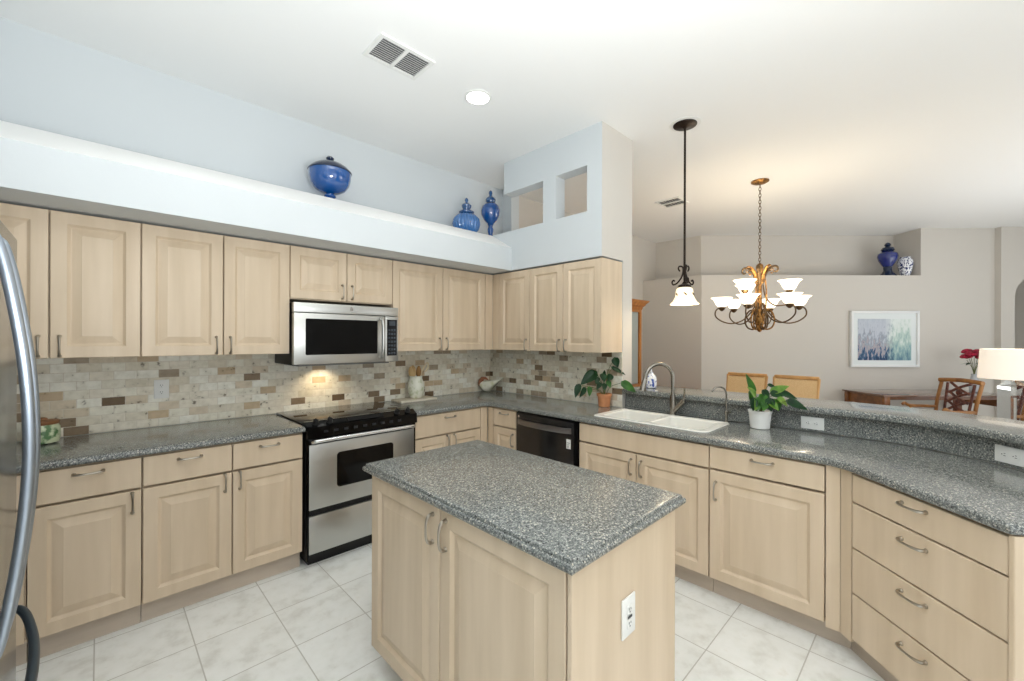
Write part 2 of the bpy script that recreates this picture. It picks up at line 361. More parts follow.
def spline(pts, n=8):
    """Catmull-Rom through pts"""
    P = [Vector(p) for p in pts]; P = [P[0]*2-P[1]]+P+[P[-1]*2-P[-2]]; out = []
    for i in range(1, len(P)-2):
        for k in range(n):
            t = k/n; a, b, c, d = P[i-1:i+3]
            out.append(0.5*((2*b)+(c-a)*t+(2*a-5*b+4*c-d)*t*t+(3*b-a-3*c+d)*t**3))
    out.append(P[-2]); return out
def thing(name, label, cat, loc=(0, 0, 0), rz=0.0, group=None):
    o = bpy.data.objects.new(name, None); COL.objects.link(o); o.empty_display_size = 0.1
    o.location = loc; o.rotation_euler = (0, 0, rz); return tag(o, label, cat, group)
def tag(o, label, cat, group=None):
    o['label'] = label; o['category'] = cat
    if group: o['group'] = group
    return o
def struct(o): o['kind'] = 'structure'; return o

# ------------------------------------------------------------------ setting
struct(MB().box(-4.4, 10.5, -8.0, 2.2, -0.1, 0.0).build('floor', FLOOR, smooth=False))
struct(MB().box(-4.4, 10.5, -8.0, 2.2, CEIL, CEIL+0.12).build('ceiling', CEILM, smooth=False))
b = MB().box(-4.4, 0.22, 0.0, 0.15, 0, CEIL); b.mi = 1; b.box(0.22, 4.1, 0.0, 0.15, 0, CEIL)
struct(b.build('wall_north', [PAINT, BEIGE], smooth=False))
struct(MB().box(-4.4, -4.25, -4.2, 0.0, 0, CEIL).build('wall_west', PAINT, smooth=False))
struct(MB().box(-4.25, -3.43, -2.75, 0.0, 2.2, CEIL).build('wall_west', PAINT, smooth=False))
# right wall: stub below, thick bulkhead with two pass-through niches above
b = MB()
b.box(0.025, 0.172, -1.64, 0.0, 0, 2.12)
XB, TH = -0.284, 0.172
b.box(XB, TH, -1.64, 0.0, 2.12, 2.493)                       # solid sill block, its top is the ledge turning the corner
b.box(XB, XB+0.12, -1.64, -0.538, 2.86, CEIL)                # thin lintel
b.box(XB, XB+0.12, -1.18, -1.035, 2.493, 2.86)               # pier between the openings
b.box(XB, TH, -1.64, -1.50, 2.493, 2.86); b.box(XB+0.1205, TH, -1.64, -1.50, 2.86, CEIL)
b.box(0.20, 0.32, -0.145, 0.0, 2.12, CEIL)                   # return beside the ledge
b.b.faces.ensure_lookup_table()
bmesh.ops.recalc_face_normals(b.b, faces=b.b.faces[:])
for f in b.b.faces:
    c = f.calc_center_median()
    if (c.y < -1.635) or TH-0.001 < c.x < TH+0.001: f.material_index = 1
struct(b.build('wall_east', [PAINT, BEIGE], smooth=False))
# soffit along the range wall with a sloping top ledge
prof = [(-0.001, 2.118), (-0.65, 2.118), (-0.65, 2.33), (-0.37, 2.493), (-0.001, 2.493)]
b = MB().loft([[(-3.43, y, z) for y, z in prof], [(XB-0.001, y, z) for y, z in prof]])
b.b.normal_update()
for f in b.b.faces:                                          # sloping cap whitened to stand in for ceiling light, over the pale blue fascia
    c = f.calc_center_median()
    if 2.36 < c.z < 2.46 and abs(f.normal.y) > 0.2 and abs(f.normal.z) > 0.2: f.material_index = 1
struct(b.build('trim_1', [PAINT, CAP_LIT], smooth=False))
struct(MB().box(-3.8, 0.0165, -0.008, -0.0005, 0.914, 1.373).build('trim_2', STONE_X, smooth=False))
struct(MB().box(0.017, 0.0245, -1.64, -0.0005, 0.914, 1.373).build('trim_3', STONE_Y, smooth=False))
# dining room: recessed plant ledge over east and diagonal walls
E0 = (5.735, -3.275); q = 0.7071
bk = [(3.88, 0.0), (3.88, -0.7694), (E0[0]+0.46*q, E0[1]+0.46*q)]
b = MB()
low = [(3.42, 0.0), (3.42, -0.96), E0] + bk[::-1]
b.loft([[(p[0], p[1], 0) for p in low], [(p[0], p[1], 2.45) for p in low]])
bk2 = [(4.0, 0.0), (4.0, -0.72), (E0[0]+0.56*q, E0[1]+0.56*q)]
up_ = bk + bk2[::-1]
b.loft([[(p[0], p[1], 2.45) for p in up_], [(p[0], p[1], CEIL) for p in up_]])
E1 = (6.513, -4.053)
full = [E0, E1, (E1[0]+0.56*q, E1[1]+0.56*q), (E0[0]+0.56*q, E0[1]+0.56*q)]
b.loft([[(p[0], p[1], 0) for p in full], [(p[0], p[1], CEIL) for p in full]])
struct(b.build('wall_diagonal', BEIGE, smooth=False))
# nearer wall to the right with an arched opening (local frame: x to the right, y away from camera)
AR = Matrix.Translation((E1[0]-0.083*q, E1[1]-0.083*q, 0)) @ Matrix.Rotation(R(-45), 4, 'Z')
def arch_wall():
    m = MB(); a0, a1, zs = 0.20, 1.50, 2.13
    outer = [(0, 0), (a0, 0), (a0, zs)] + [(0.85-0.65*math.cos(PI*i/16), zs+0.42*math.sin(PI*i/16)) for i in range(1, 16)] + [(a1, zs), (a1, 0), (3.2, 0), (3.2, CEIL), (0, CEIL)]
    m.loft([[AR @ Vector((x, y, z)) for x, z in outer] for y in (0.0, 0.16)])
    return m
struct(arch_wall().build('wall_right', BEIGE, smooth=False))
struct(MB().box(-0.4, 3.2, 1.5, 1.6, 0, CEIL, mtx=AR).build('wall_hall', BEIGE, smooth=False))

# family room wall behind the camera with two wide glazed openings
b = MB(); xs = [(-4.4, -3.9), (0.1, 2.1), (6.3, 10.5)]
for x0, x1 in xs: b.box(x0, x1, -7.35, -7.2, 0, CEIL)
for x0, x1 in ((-3.9, 0.1), (2.1, 6.3)): b.box(x0, x1, -7.35, -7.2, 2.5, CEIL)
struct(b.build('wall_south', BEIGE, smooth=False))
for nm, x0, x1 in (('window_1', -3.9, 0.1), ('window_2', 2.1, 6.3)):
    b = MB(); n_ = 4
    for k in range(n_+1):
        xx = x0+.03+(x1-x0-.06)*k/n_; b.box(xx-.03, xx+.03, -7.30, -7.24, 0.05, 2.45)
    b.box(x0, x1, -7.30, -7.24, 0.0, 0.05); b.box(x0, x1, -7.30, -7.24, 2.45, 2.5)
    struct(b.build(nm, WHITEP, smooth=False))

# ------------------------------------------------------------------ cabinets
def door_mesh(x0, x1, z0, z1, yf, t=0.020, kind='raised'):
    """front at y=yf (facing -y); raised panel built from rectangular rings"""
    m = MB()
    def rect(i, dy): return [(x0+i, yf+dy, z0+i), (x1-i, yf+dy, z0+i), (x1-i, yf+dy, z1-i), (x0+i, yf+dy, z1-i)]
    w = min(0.058, (x1-x0)*0.2, (z1-z0)*0.24)
    seq = [(0.0, t), (0.0, 0.003), (0.0025, 0.0)]
    if kind == 'raised':
        k = min(1.0, (x1-x0)/0.3)
        seq += [(w, 0.0), (w+0.006, 0.006), (w+0.012, 0.0115), (w+0.016, 0.0118), (w+0.016+0.034*k, 0.0015), (w+0.018+0.034*k, 0.0005)]
    rings = [m.ring(rect(i, d)) for i, d in seq]
    for a, c in zip(rings[:-1], rings[1:]): m.bridge(a, c)
    m.cap(rings[0], True); m.cap(rings[-1])
    return m
def pull(parent, x, z, yf, horiz, ln=0.098, name='handle'):
    m = MB(); h = ln/2
    def P(a, o): return (x+a, yf-o, z) if horiz else (x, yf-o, z+a)
    path = spline([P(-h, 0.0), P(-h, 0.016), P(-h+0.010, 0.026), P(-h*0.45, 0.031), P(0, 0.032), P(h*0.45, 0.031), P(h-0.010, 0.026), P(h, 0.016), P(h, 0.0)], 5)
    n = len(path); rad = [0.0042 + 0.0030*abs(i/(n-1)-0.5)*2 for i in range(n)]
    m.tube(path, rad, 8)
    for sg in (-1, 1):
        n0 = len(m.b.verts); m.lathe([(0.0085, 0), (0.0085, 0.004), (0.006, 0.008)], (0, 0, 0), 10)
        m.xform(Matrix.Translation(P(sg*h, 0)) @ Matrix.Rotation(R(90), 4, 'X'), n0)
    return m.build(name, HANDLE, parent)
def hollow(m, x0, x1, d, z0, z1, shelf=True):
    """carcass from panels, open at the top when no top rail"""
    t = 0.018
    m.box(x0, x0+t, -d, -0.003, z0, z1); m.box(x1-t, x1, -d, -0.003, z0, z1)
    m.box(x0+t, x1-t, -d, -0.003, z0, z0+t); m.box(x0+t, x1-t, -0.012, -0.003, z0+t, z1)
    return m
def cabinet(name, label, loc, rz, w, d, z0, z1, parts, group, toe=None, top=True, tx=(0.0, 0.0)):
    """local: x 0..w seen left to right from the front, front faces -y, wall at y=0"""
    o = thing(name, label, 'cabinet', loc, rz, group)
    m = hollow(MB(), 0.001, w-0.001, d-0.0205, z0, z1)
    if top: m.box(0.019, w-0.019, -(d-0.0205), -0.012, z1-0.018, z1)
    m.box(0.019, w-0.019, -(d-0.035), -(d-0.041), z0+0.018, z1-0.018)
    m.build('carcass', WOOD, o, smooth=False)
    if toe: MB().box(0.001+tx[0], w-0.001+tx[1], -(d-toe), -(d-toe)+0.018, 0.0, z0).build('toe_kick', TOE, o, smooth=False)
    for p in parts:
        kind, x0, x1, a0, a1 = p[:5]
        g = 0.0028
        if kind == 'door':
            dd = door_mesh(x0+g, x1-g, a0, a1, -d).build('door', WOOD, o, smooth=False)
            if p[5]:
                hx = (x0+0.036) if p[5] == 'l' else (x1-0.036)
                pull(dd, hx, p[6], -d, False)
        elif kind == 'drawer':
            dd = door_mesh(x0+g, x1-g, a0, a1, -d, kind='slab').build('drawer_front', WOOD, o, ang=20)
            pull(dd, (x0+x1)/2 if len(p) < 7 else p[6], p[5], -d, True)
        elif kind == 'panel':
            door_mesh(x0+g, x1-g, a0, a1, -d, kind='slab').build('false_front', WOOD, o, ang=20)
        elif kind == 'filler':
            MB().box(x0, x1, -d+0.001, -d+0.02, a0, a1).build('filler_strip', WOOD, o, smooth=False)
    return o
GU, GB = 'wall cabinets', 'base cabinets'
UZ0, UZ1 = 1.373, 2.108
HZ = 1.43
UD = 0.383
def upper(label, x0, x1, parts, z0=UZ0):
    return cabinet('wall_cabinet', label, (x0, 0, 0), 0, x1-x0, UD, z0, UZ1, parts, GU)
dz0, dz1 = UZ0-0.004, UZ1-0.004
upper('pale maple wall cabinet of two doors farthest left, beside the refrigerator', -3.60, -2.885, [('door', 0, .374, dz0, dz1, 'r', HZ), ('door', .374, .715, dz0, dz1, 'l', HZ)])
upper('pale maple wall cabinet of two tall doors directly left of the microwave', -2.885, -2.128, [('door', 0, .38, dz0, dz1, 'r', HZ), ('door', .38, .757, dz0, dz1, 'l', HZ)])
upper('short pale maple wall cabinet mounted right above the microwave', -2.128, -1.368, [('door', 0, .390, 1.748, dz1, 'r', 1.815), ('door', .390, .760, 1.748, dz1, 'l', 1.815)], z0=1.742)
upper('pale maple wall cabinet of two doors between microwave and room corner', -1.368, -0.30, [('door', 0, .491, dz0, dz1, 'r', HZ), ('door', .491, .985, dz0, dz1, 'l', HZ), ('filler', .988, 1.083, dz0, dz1)])
o = cabinet('wall_cabinet', 'pale maple wall cabinet of three doors on the right wall, above the terracotta plant', (0, -0.384, 0), R(-90), 1.252, 0.284, UZ0, UZ1,
        [('filler', 0, .088, dz0, dz1), ('door', .088, .493, dz0, dz1, 'r', HZ-.01), ('door', .493, .874, dz0, dz1, 'r', HZ-.01), ('door', .874, 1.250, dz0, dz1, 'l', HZ-.01)], GU)
MB().box(1.2505, 1.2535, -.284, .022, UZ0-.004, UZ1).build('end_panel', WOOD, o, smooth=False)
BZ0, BZ1 = 0.115, 0.874
BD = 0.635
def base(label, x0, x1, parts, **kw):
    return cabinet('base_cabinet', label, (x0, 0, 0), 0, x1-x0, BD, BZ0, BZ1, parts, GB, toe=0.06, **kw)
Dz0, Dz1, Tz = 0.118, 0.704, 0.716
DT = 0.866
base('base cabinet in the left corner, mostly hidden behind the refrigerator', -3.75, -3.278, [('door', 0, .47, Dz0, Dz1, 'l', .65), ('drawer', 0, .47, Tz, DT, .83)])
base('base cabinet with one drawer over one door, nearest the refrigerator', -3.277, -2.892, [('door', 0, .385, Dz0, Dz1, 'r', .645), ('drawer', 0, .385, Tz, DT, .832, .195)])
base('base cabinet with two drawers over two doors, directly left of the stove', -2.891, -2.122, [('door', 0, .387, Dz0, Dz1, 'r', .655), ('door', .387, .767, Dz0, Dz1, 'l', .655), ('drawer', 0, .387, Tz, DT, .829), ('drawer', .387, .767, Tz, DT, .829)])
base('base cabinet with one wide drawer over two doors, right of the stove in the corner', -1.312, -0.57, [('door', 0, .336, .118, .685, 'r', .63), ('door', .336, .662, .118, .685, 'l', .63), ('drawer', 0, .662, .697, DT, .83), ('filler', .664, .742, .118, DT)])
RX = -0.565
def rbase(label, y0, y1, parts, **kw):
    return cabinet('base_cabinet', label, (0, y0, 0), R(-90), y0-y1, 0.565, BZ0, BZ1, parts, GB, toe=0.075, **kw)
rbase('narrow base cabinet with one drawer and door, left of the black dishwasher', -0.637, -0.998, [('filler', 0, .065, .118, DT), ('door', .068, .355, .118, .708, 'r', .62), ('drawer', .068, .355, .720, DT, .832)])
rbase('wide sink base cabinet with plain false front, below the white sink', -1.636, -2.547, [('panel', 0, .911, .740, DT), ('door', 0, .455, .118, .728, 'r', .64), ('door', .455, .911, .118, .728, 'l', .64)], top=False)
rbase('peninsula base cabinet with one drawer over one wide door, under the white-potted plant', -2.548, -3.143, [('drawer', 0, .537, .744, DT, .831, .268), ('door', 0, .537, .118, .732, 'l', .62), ('filler', .540, .594, .100, .874)], tx=(0, .032))
K = (-0.565, -3.143)
o = cabinet('base_cabinet', 'base cabinet with a stack of four drawers, at the angled end of the peninsula', (K[0]+.45*q, K[1]-.45*q, 0), R(-135), 0.69, 0.45, 0.115, BZ1,
        [('drawer', .066, .672, .742, .864, .832, .362), ('drawer', .066, .672, .536, .735, .690, .362), ('drawer', .066, .672, .331, .529, .484, .362), ('drawer', .066, .672, .118, .324, .275, .362), ('filler', .0, .062, .100, .874)], GB, toe=0.075, tx=(-.028, 0))
MB().box(.674, .692, -.455, -.003, 0.0, .874, bev=.004).build('end_panel', WOOD, o, smooth=False)

# ------------------------------------------------------------------ splash path + counters + bar
PATH = [(.06, -1.646), (.06, -2.95), (.056, -3.12), (.042, -3.26), (.012, -3.39), (-.05, -3.52), (-.135, -3.635), (-.225, -3.729), (-.588, -4.092)]
EDGE = [(0.012, .876), (0.002, .880), (0, .886), (0, .902), (0.003, .909), (0.009, .913), (0.014, .914)]
def cw(poly):
    a = sum(poly[i-1][0]*poly[i][1]-poly[i][0]*poly[i-1][1] for i in range(len(poly)))
    return poly if a > 0 else poly[::-1]
o = MB().slab(cw([(-3.75, -.655), (-2.116, -.655), (-2.116, -.009), (-3.75, -.009)]), EDGE).build('countertop', LAM, ang=50)
tag(o, 'grey speckled laminate countertop left of the stove, under the stone tiles', 'countertop', 'countertops')
front = [(-1.313, -.009), (-1.313, -.655), (-.640, -.655), (-.590, -.672), (-.584, -.71)]
bend = bez((-.584, -3.05), (-.584, -3.135), (-.648, -3.198), 6)
tail = [(-1.048, -3.598), (-1.062, -3.620), (-1.050, -3.642)]
spl = offs(PATH, -0.001)
rimo = [(-.588-.003, -4.096)]
poly = cw(front + bend + tail + rimo + spl[::-1][1:] + [(.058, -1.646), (.016, -1.643), (.016, -.009)])
hole = [(-.458, -2.415), (-.418, -2.470), (-.090, -2.470), (-.090, -1.722), (-.458, -1.722)]
o = MB().slab(poly, EDGE, [hole]).build('countertop', LAM, ang=50)
tag(o, 'long grey speckled L-shaped countertop with the white sink set into it', 'countertop', 'countertops')
def strip(m, path, d0, d1, z0, z1):
    a, c = offs(path, d0), offs(path, d1); pl = cw(a + c[::-1])
    m.loft([[(p[0], p[1], z0) for p in pl], [(p[0], p[1], z1) for p in pl]]); return m
o = strip(MB(), PATH, 0.0, 0.014, .9145, 1.027).build('backsplash_panel', LAM, ang=40)
tag(o, 'grey speckled laminate upstand behind the sink, below the raised bar', 'backsplash')
struct(strip(MB(), PATH, 0.015, 0.14, 0, 1.027).build('wall_bar', BEIGE, ang=40))
barpath = PATH[:-1] + [(-.62, -4.124)]
a_, c_ = offs(barpath, -0.05), offs(barpath, .40)
o = MB().slab(cw(a_ + c_[::-1]), [(0.012, 1.028), (0.002, 1.032), (0, 1.038), (0, 1.058), (0.003, 1.065), (0.009, 1.069), (.014, 1.07)]).build('bar_top', LAM, ang=50)
tag(o, 'curved grey speckled raised bar top running above the sink counter', 'bar top')

# ------------------------------------------------------------------ island
isl = thing('kitchen_island', 'free-standing pale maple kitchen island with two doors and grey speckled top', 'kitchen island', (-2.20, -2.24, 0))
m = MB(); m.box(.042, .624, -.55, .55, .10, .875); m.build('carcass', WOOD, isl, smooth=False)
MB().box(.10, .60, -.50, .49, 0, .10).build('toe_kick', TOE, isl, smooth=False)
MB().box(.020, .624, -.566, -.5505, .0, .875, bev=.003).build('end_panel', WOOD, isl, smooth=False)
for (ya, yb, hx) in ((.548, .022, -1), (.022, -.548, 1)):
    mm = door_mesh(0.003, ya-yb-.003, .105, .868, 0.0)
    T = Matrix.Translation((.020, ya, 0)) @ Matrix.Rotation(R(-90), 4, 'Z'); mm.xform(T)
    dd = mm.build('door', WOOD, isl, smooth=False)
    h_ = pull(dd, 0, 0, 0, False, 0.10)
    h_.matrix_local = Matrix.Translation((.020, .022 + (.040 if hx < 0 else -.040), .785)) @ Matrix.Rotation(R(-90), 4, 'Z')
top = [(-.004, -.585), (.668, -.585), (.668, .586), (-.004, .586)]
MB().slab(top, [(0.018, .8755), (.004, .878), (0, .884), (0, .894), (.003, .899), (.009, .901), (.0095, .904), (.012, .910), (.018, .9135), (.022, .914)]).build('island_top', LAM, isl, ang=28)

# ------------------------------------------------------------------ outlets
def outlet(label, loc, rz, horiz=False, usb=False):
    o = thing('wall_outlet', label, 'outlet', loc, rz, 'wall outlets')
    w, h = (.118, .074) if horiz else (.074, .118)
    MB().box(-w/2, w/2, -.006, -.0005, -h/2, h/2, bev=.002).build('cover_plate', WHITEP, o)
    for sg in (-1, 1):
        m = MB(); cx, cz_ = (sg*.021, 0) if horiz else (0, sg*.021)
        m.box(cx-.0135, cx+.0135, -.0085, -.0062, cz_-.0135, cz_+.0135, bev=.001)
        r = m.build('receptacle', WHITEP, o)
        s = MB()
        for (a, c, l) in ((-.005, .003, .008), (.005, .003, .006)):
            if horiz: s.box(cx+c-.0+l*-.5, cx+c+l*.5, -.0095, -.0086, cz_+a-.0011, cz_+a+.0011)
            else: s.box(cx+a-.0011, cx+a+.0011, -.0095, -.0086, cz_+c-l/2, cz_+c+l/2)
        s.box(cx-.0018-(.007 if horiz else 0), cx+.0018-(.007 if horiz else 0), -.0095, -.0086, cz_-.0018-(0 if horiz else .007), cz_+.0018-(0 if horiz else .007))
        s.build('slots', SLOT, r, smooth=False)
    if usb: MB().box(-.012, .012, -.0095, -.0087, -.004, .003).build('test_button', SLOT, o)
    return o
outlet('white outlet plate on the stone tile wall left of the stove', (-2.767, -.0085, 1.149), 0)
outlet('white outlet plate mounted on the end panel of the island', (-1.906, -2.8065, .638), 0, usb=True)
outlet('white sideways outlet on the laminate upstand, beside the white-potted plant', (.0595, -2.925, .965), R(-90), horiz=True)
outlet('white sideways outlet on the curved upstand, nearest the counter end', (-.189-.001*q, -3.690+.001*q, .967), R(-134), horiz=True)

# ------------------------------------------------------------------ stove
sv = thing('stove', 'stainless steel slide-in stove with black glass cooktop and black oven window', 'stove', (-2.111, 0, 0))
SWD = .792
m = MB(); m.box(.002, SWD-.002, -.64, -.012, .06, .905); m.build('body', BLACKM, sv, smooth=False)
MB().box(.03, SWD-.03, -.60, -.05, .0, .06).build('toe_kick', BLACKM, sv, smooth=False)
ct = MB(); ct.box(-.004+.004, SWD-.001, -.585, -.014, .9065, .922, bev=.003); ct = ct.build('cooktop', COOKTOP, sv)
for (x, y, r0) in ((.20, -.42, .095), (.57, -.42, .075), (.21, -.17, .075), (.58, -.17, .10)):
    m = MB()
    for rr in (r0, r0*.62):
        a = [m.vert((x+rr*math.cos(2*PI*i/40), y+rr*math.sin(2*PI*i/40), .9224)) for i in range(40)]
        c = [m.vert((x+(rr-.003)*math.cos(2*PI*i/40), y+(rr-.003)*math.sin(2*PI*i/40), .9224)) for i in range(40)]
        m.bridge(a, c)
    m.build('burner_ring', RINGM, ct)
pf = [(-.586, .908), (-.586, .932), (-.615, .934), (-.672, .905), (-.678, .835), (-.642, .832)]
cp = MB().loft([[(.0, y, z) for y, z in pf], [(SWD, y, z) for y, z in pf]]).build('control_panel', BLACK, sv, ang=25)
for x in (.055, .125, .150+.0, .62, .70):
    pass
for x in (.060, .150, .640, .730):
    m = MB(); m.lathe([(.021, 0), (.021, .006), (.017, .010), (.016, .026), (.012, .028)], (0, 0, 0), 16); m.box(-.004, .004, -.017, .017, .024, .034, bev=.002)
    m.xform(Matrix.Translation((x, -.640, .921)) @ Matrix.Rotation(R(27), 4, 'X')); m.build('knob', BLACKM, sv)
T = Matrix.Translation((.40, -.643, .9215)) @ Matrix.Rotation(R(27), 4, 'X')
MB().box(-.13, .13, -.020, .020, -.001, .002, mtx=T).build('display', BLACKM, sv, smooth=False)
m = MB()
for i in range(9): m.box(.10+i*.066, .128+i*.066, -.6795, -.6775, .862, .878)
m.build('button_marks', mat('faint_button_print', C(34, 36, 38), 0.4), sv, smooth=False)
dr = MB(); dr.box(.016, SWD-.016, -.662, -.641, .372, .790, bev=.004); dr = dr.build('oven_door', STEEL, sv)
MB().box(.010, SWD-.010, -.6600, -.641, .791, .834).build('door_trim', BLACK, dr, smooth=False)
def rrect(cx, cz, w, h, r, y, n=6):
    out = []
    for (sx, sz, a0) in ((1, 1, 0), (-1, 1, 90), (-1, -1, 180), (1, -1, 270)):
        for i in range(n+1):
            a = R(a0+90*i/n); out.append((cx+sx*(w/2-r)+r*math.cos(a), y, cz+sz*(h/2-r)+r*math.sin(a)))
    return out
MB().loft([rrect(.396, .600, .410, .232, .022, -.6612), rrect(.396, .600, .410, .232, .022, -.6640), rrect(.396, .600, .404, .226, .02, -.6648)]).build('oven_window', BLACK, dr)
hp = spline([(.035, -.660, .806), (.035, -.690, .814), (.06, -.708, .820), (.20, -.716, .822), (.396, -.718, .823), (.592, -.716, .822), (.732, -.708, .820), (.757, -.690, .814), (.757, -.660, .806)], 6)
MB().tube(hp, .0125, 12).build('handle', SATIN, dr)
MB().box(.016, SWD-.016, -.662, -.641, .090, .332, bev=.004).build('storage_drawer', STEEL, sv)
MB().box(.004, .0155, -.657, -.641, .05, .832).build('side_trim', BLACK, sv, smooth=False)
MB().box(SWD-.0155, SWD-.004, -.657, -.641, .05, .832).build('side_trim', BLACK, sv, smooth=False)

# ------------------------------------------------------------------ microwave
mw = thing('microwave', 'stainless steel over-the-range microwave with black window, mounted above the stove', 'microwave', (-2.124, 0, 0))
MWW, Z0, Z1 = .772, 1.290, 1.717
MB().box(.002, MWW-.002, -.405, -.012, Z0, Z1, bev=.004).build('housing', BLACKM, mw)
MB().box(0, MWW, -.448, -.4055, 1.650, Z1, bev=.004).build('vent_panel', STEEL, mw)
d_ = MB(); d_.box(0, .656, -.450, -.4055, Z0+.004, 1.647, bev=.005); d_ = d_.build('door', STEEL, mw)
MB().loft([rrect(.334, 1.484, .520, .250, .008, -.4495), rrect(.334, 1.484, .520, .250, .008, -.4520)]).build('window', BLACK, d_)
MB().tube(spline([(.622, -.450, 1.325), (.622, -.478, 1.34), (.622, -.490, 1.40), (.622, -.492, 1.48), (.622, -.490, 1.56), (.622, -.478, 1.615), (.622, -.450, 1.63)], 5), .012, 12).build('handle', STEEL, d_)
k_ = MB(); k_.box(.660, MWW, -.450, -.4055, Z0+.004, 1.647, bev=.004); k_ = k_.build('control_panel', STEEL, mw)
MB().box(.674, MWW-.014, -.4525, -.4497, 1.340, 1.622).build('keypad', BLACK, k_, smooth=False)
MB().box(.690, MWW-.030, -.4540, -.4524, 1.575, 1.612).build('display', LCD, k_, smooth=False)
m = MB()
for r_ in range(7):
    for c_i in range(3): m.box(.684+c_i*.023, .700+c_i*.023, -.4536, -.4524, 1.352+r_*.030, 1.368+r_*.030)
m.build('keys', LCD, k_, smooth=False)
m = MB(); m.lathe([(.014, 0), (.014, .003)], (0, 0, 0), 20); m.xform(Matrix.Translation((.392, -.4478, 1.687)) @ Matrix.Rotation(R(90), 4, 'X')); m.build('emblem', CHROME, mw)
MB().box(.05, MWW-.05, -.39, -.06, Z0-.010, Z0-.0005).build('grease_filter', mat('filter_mesh', C(120, 120, 118), .5, metal=.7), mw, smooth=False)
spot('microwave_lamp', (-1.80, -.15, 1.272), (-1.80, -.06, .9), 3.2, 130, .8, (1, .80, .52), .02)

# ------------------------------------------------------------------ dishwasher
dw = thing('dishwasher', 'black stainless dishwasher with bowed pocket handle bar, between the base cabinets', 'dishwasher', (0, -1.001, 0), R(-90))
MB().box(.002, .631, -.555, -.02, .10, .872).build('tub', BLACKM, dw, smooth=False)
MB().box(.01, .622, -.50, -.48, 0, .10).build('toe_kick', BLACKM, dw, smooth=False)
d_ = MB(); d_.box(.012, .600, -.582, -.5555, .105, .862, bev=.004); d_ = d_.build('door', BLACKSTEEL, dw)
MB().box(.6005, .630, -.578, -.5555, .105, .866).build('side_trim', BLACK, dw, smooth=False)
MB().box(.012, .600, -.580, -.5555, .8625, .871).build('control_strip', BLACK, dw, smooth=False)
n_ = 14; rings = []
for i in range(n_+1):
    t = i/n_; x = .035+.545*t; o_ = .005+.045*math.sin(PI*min(max(t, .0), 1))**.55; zz = .800
    rings.append([(x, -.582-o_, zz-.022), (x, -.582-o_-.004, zz), (x, -.582-o_, zz+.018), (x, -.578-o_*.55, zz+.018), (x, -.578-o_*.55, zz-.022)])
MB().loft(rings).build('handle', DARKSTEEL, d_, ang=40)
MB().box(.535, .575, -.5838, -.5823, .665, .735).build('energy_sticker', WHITEP, d_, smooth=False)
m = MB(); m.box(.540, .570, -.5846, -.5839, .705, .712); m.box(.545, .556, -.5846, -.5839, .672, .690); m.box(.540, .565, -.5846, -.5839, .694, .699)
m.build('sticker_print', GREYP, d_, smooth=False)
m = MB(); m.lathe([(.010, 0), (.010, .002)], (0, 0, 0), 16); m.xform(Matrix.Translation((.04, -.5822, .838)) @ Matrix.Rotation(R(90), 4, 'X')); m.build('badge', CHROME, d_)

# ------------------------------------------------------------------ refrigerator (faces +x)
fr = thing('refrigerator', 'stainless french-door refrigerator with long bowed handles at left edge', 'refrigerator', (-3.225, -1.50, 0), R(90))
# local: x -> +y world reversed below; front faces -y -> rotated to +x
FW = .90
fr.location = (-3.225+.70, -1.50-FW, 0)
fr.location = (-4.02, -1.50-FW, 0)
FD = .795
MB().box(0.004, FW-.004, -.715, -.02, .02, 1.775).build('cabinet_body', mat('fridge_side_grey', C(120, 122, 124), .4, metal=.3), fr, smooth=False)
for (a, c) in ((.002, FW/2-.003), (FW/2+.003, FW-.002)):
    dd = MB(); dd.box(a, c, -FD, -.716, .735, 1.772, bev=.008, seg=3); dd = dd.build('door', FRIDGE, fr)
    hx = FW/2-.05 if a < .1 else FW/2+.05
    MB().tube(spline([(hx, -FD+.002, .752), (hx, -FD-.014, .762), (hx, -FD-.034, .86), (hx, -FD-.056, 1.05), (hx, -FD-.064, 1.23), (hx, -FD-.056, 1.41), (hx, -FD-.034, 1.59), (hx, -FD-.014, 1.69), (hx, -FD+.002, 1.70)], 6), .0108, 12, squash=(1, 1)).build('handle', FRHANDLE, dd)
dd = MB(); dd.box(.002, FW-.002, -FD, -.716, .08, .728, bev=.008, seg=3); dd = dd.build('freezer_drawer', FRIDGE, fr)
MB().tube(spline([(.06, -FD+.002, .672), (.075, -FD-.014, .672), (.14, -FD-.034, .668), (.28, -FD-.056, .660), (FW/2, -FD-.064, .656), (FW-.28, -FD-.056, .660), (FW-.14, -FD-.034, .668), (FW-.075, -FD-.014, .672), (FW-.06, -FD+.002, .672)], 6), .0105, 12).build('handle', DARKHANDLE, dd)
MB().box(.03, FW-.03, -.70, -.05, 0, .02).build('feet', BLACKM, fr, smooth=False)

# ------------------------------------------------------------------ sink + taps
sk = thing('kitchen_sink', 'white double-bowl drop-in sink set in the grey counter', 'sink', (0, 0, .914))
def rr2(x0, x1, y0, y1, r, z, n=5, cut=0.0):
    out = []
    for (sx, sy, a0) in ((x1, y1, 0), (x0, y1, 90), (x0, y0, 180), (x1, y0, 270)):
        rr = cut if (cut and a0 == 180) else r
        cx_ = sx-rr if sx == x1 else sx+rr; cy_ = sy-rr if sy == y1 else sy+rr
        for i in range(n+1): a = R(a0+90*i/n); out.append((cx_+rr*math.cos(a), cy_+rr*math.sin(a), z))
    return out
m = MB()
bowls = [(-.448, -.110, -2.085, -1.745), (-.448, -.110, -2.452, -2.115)]
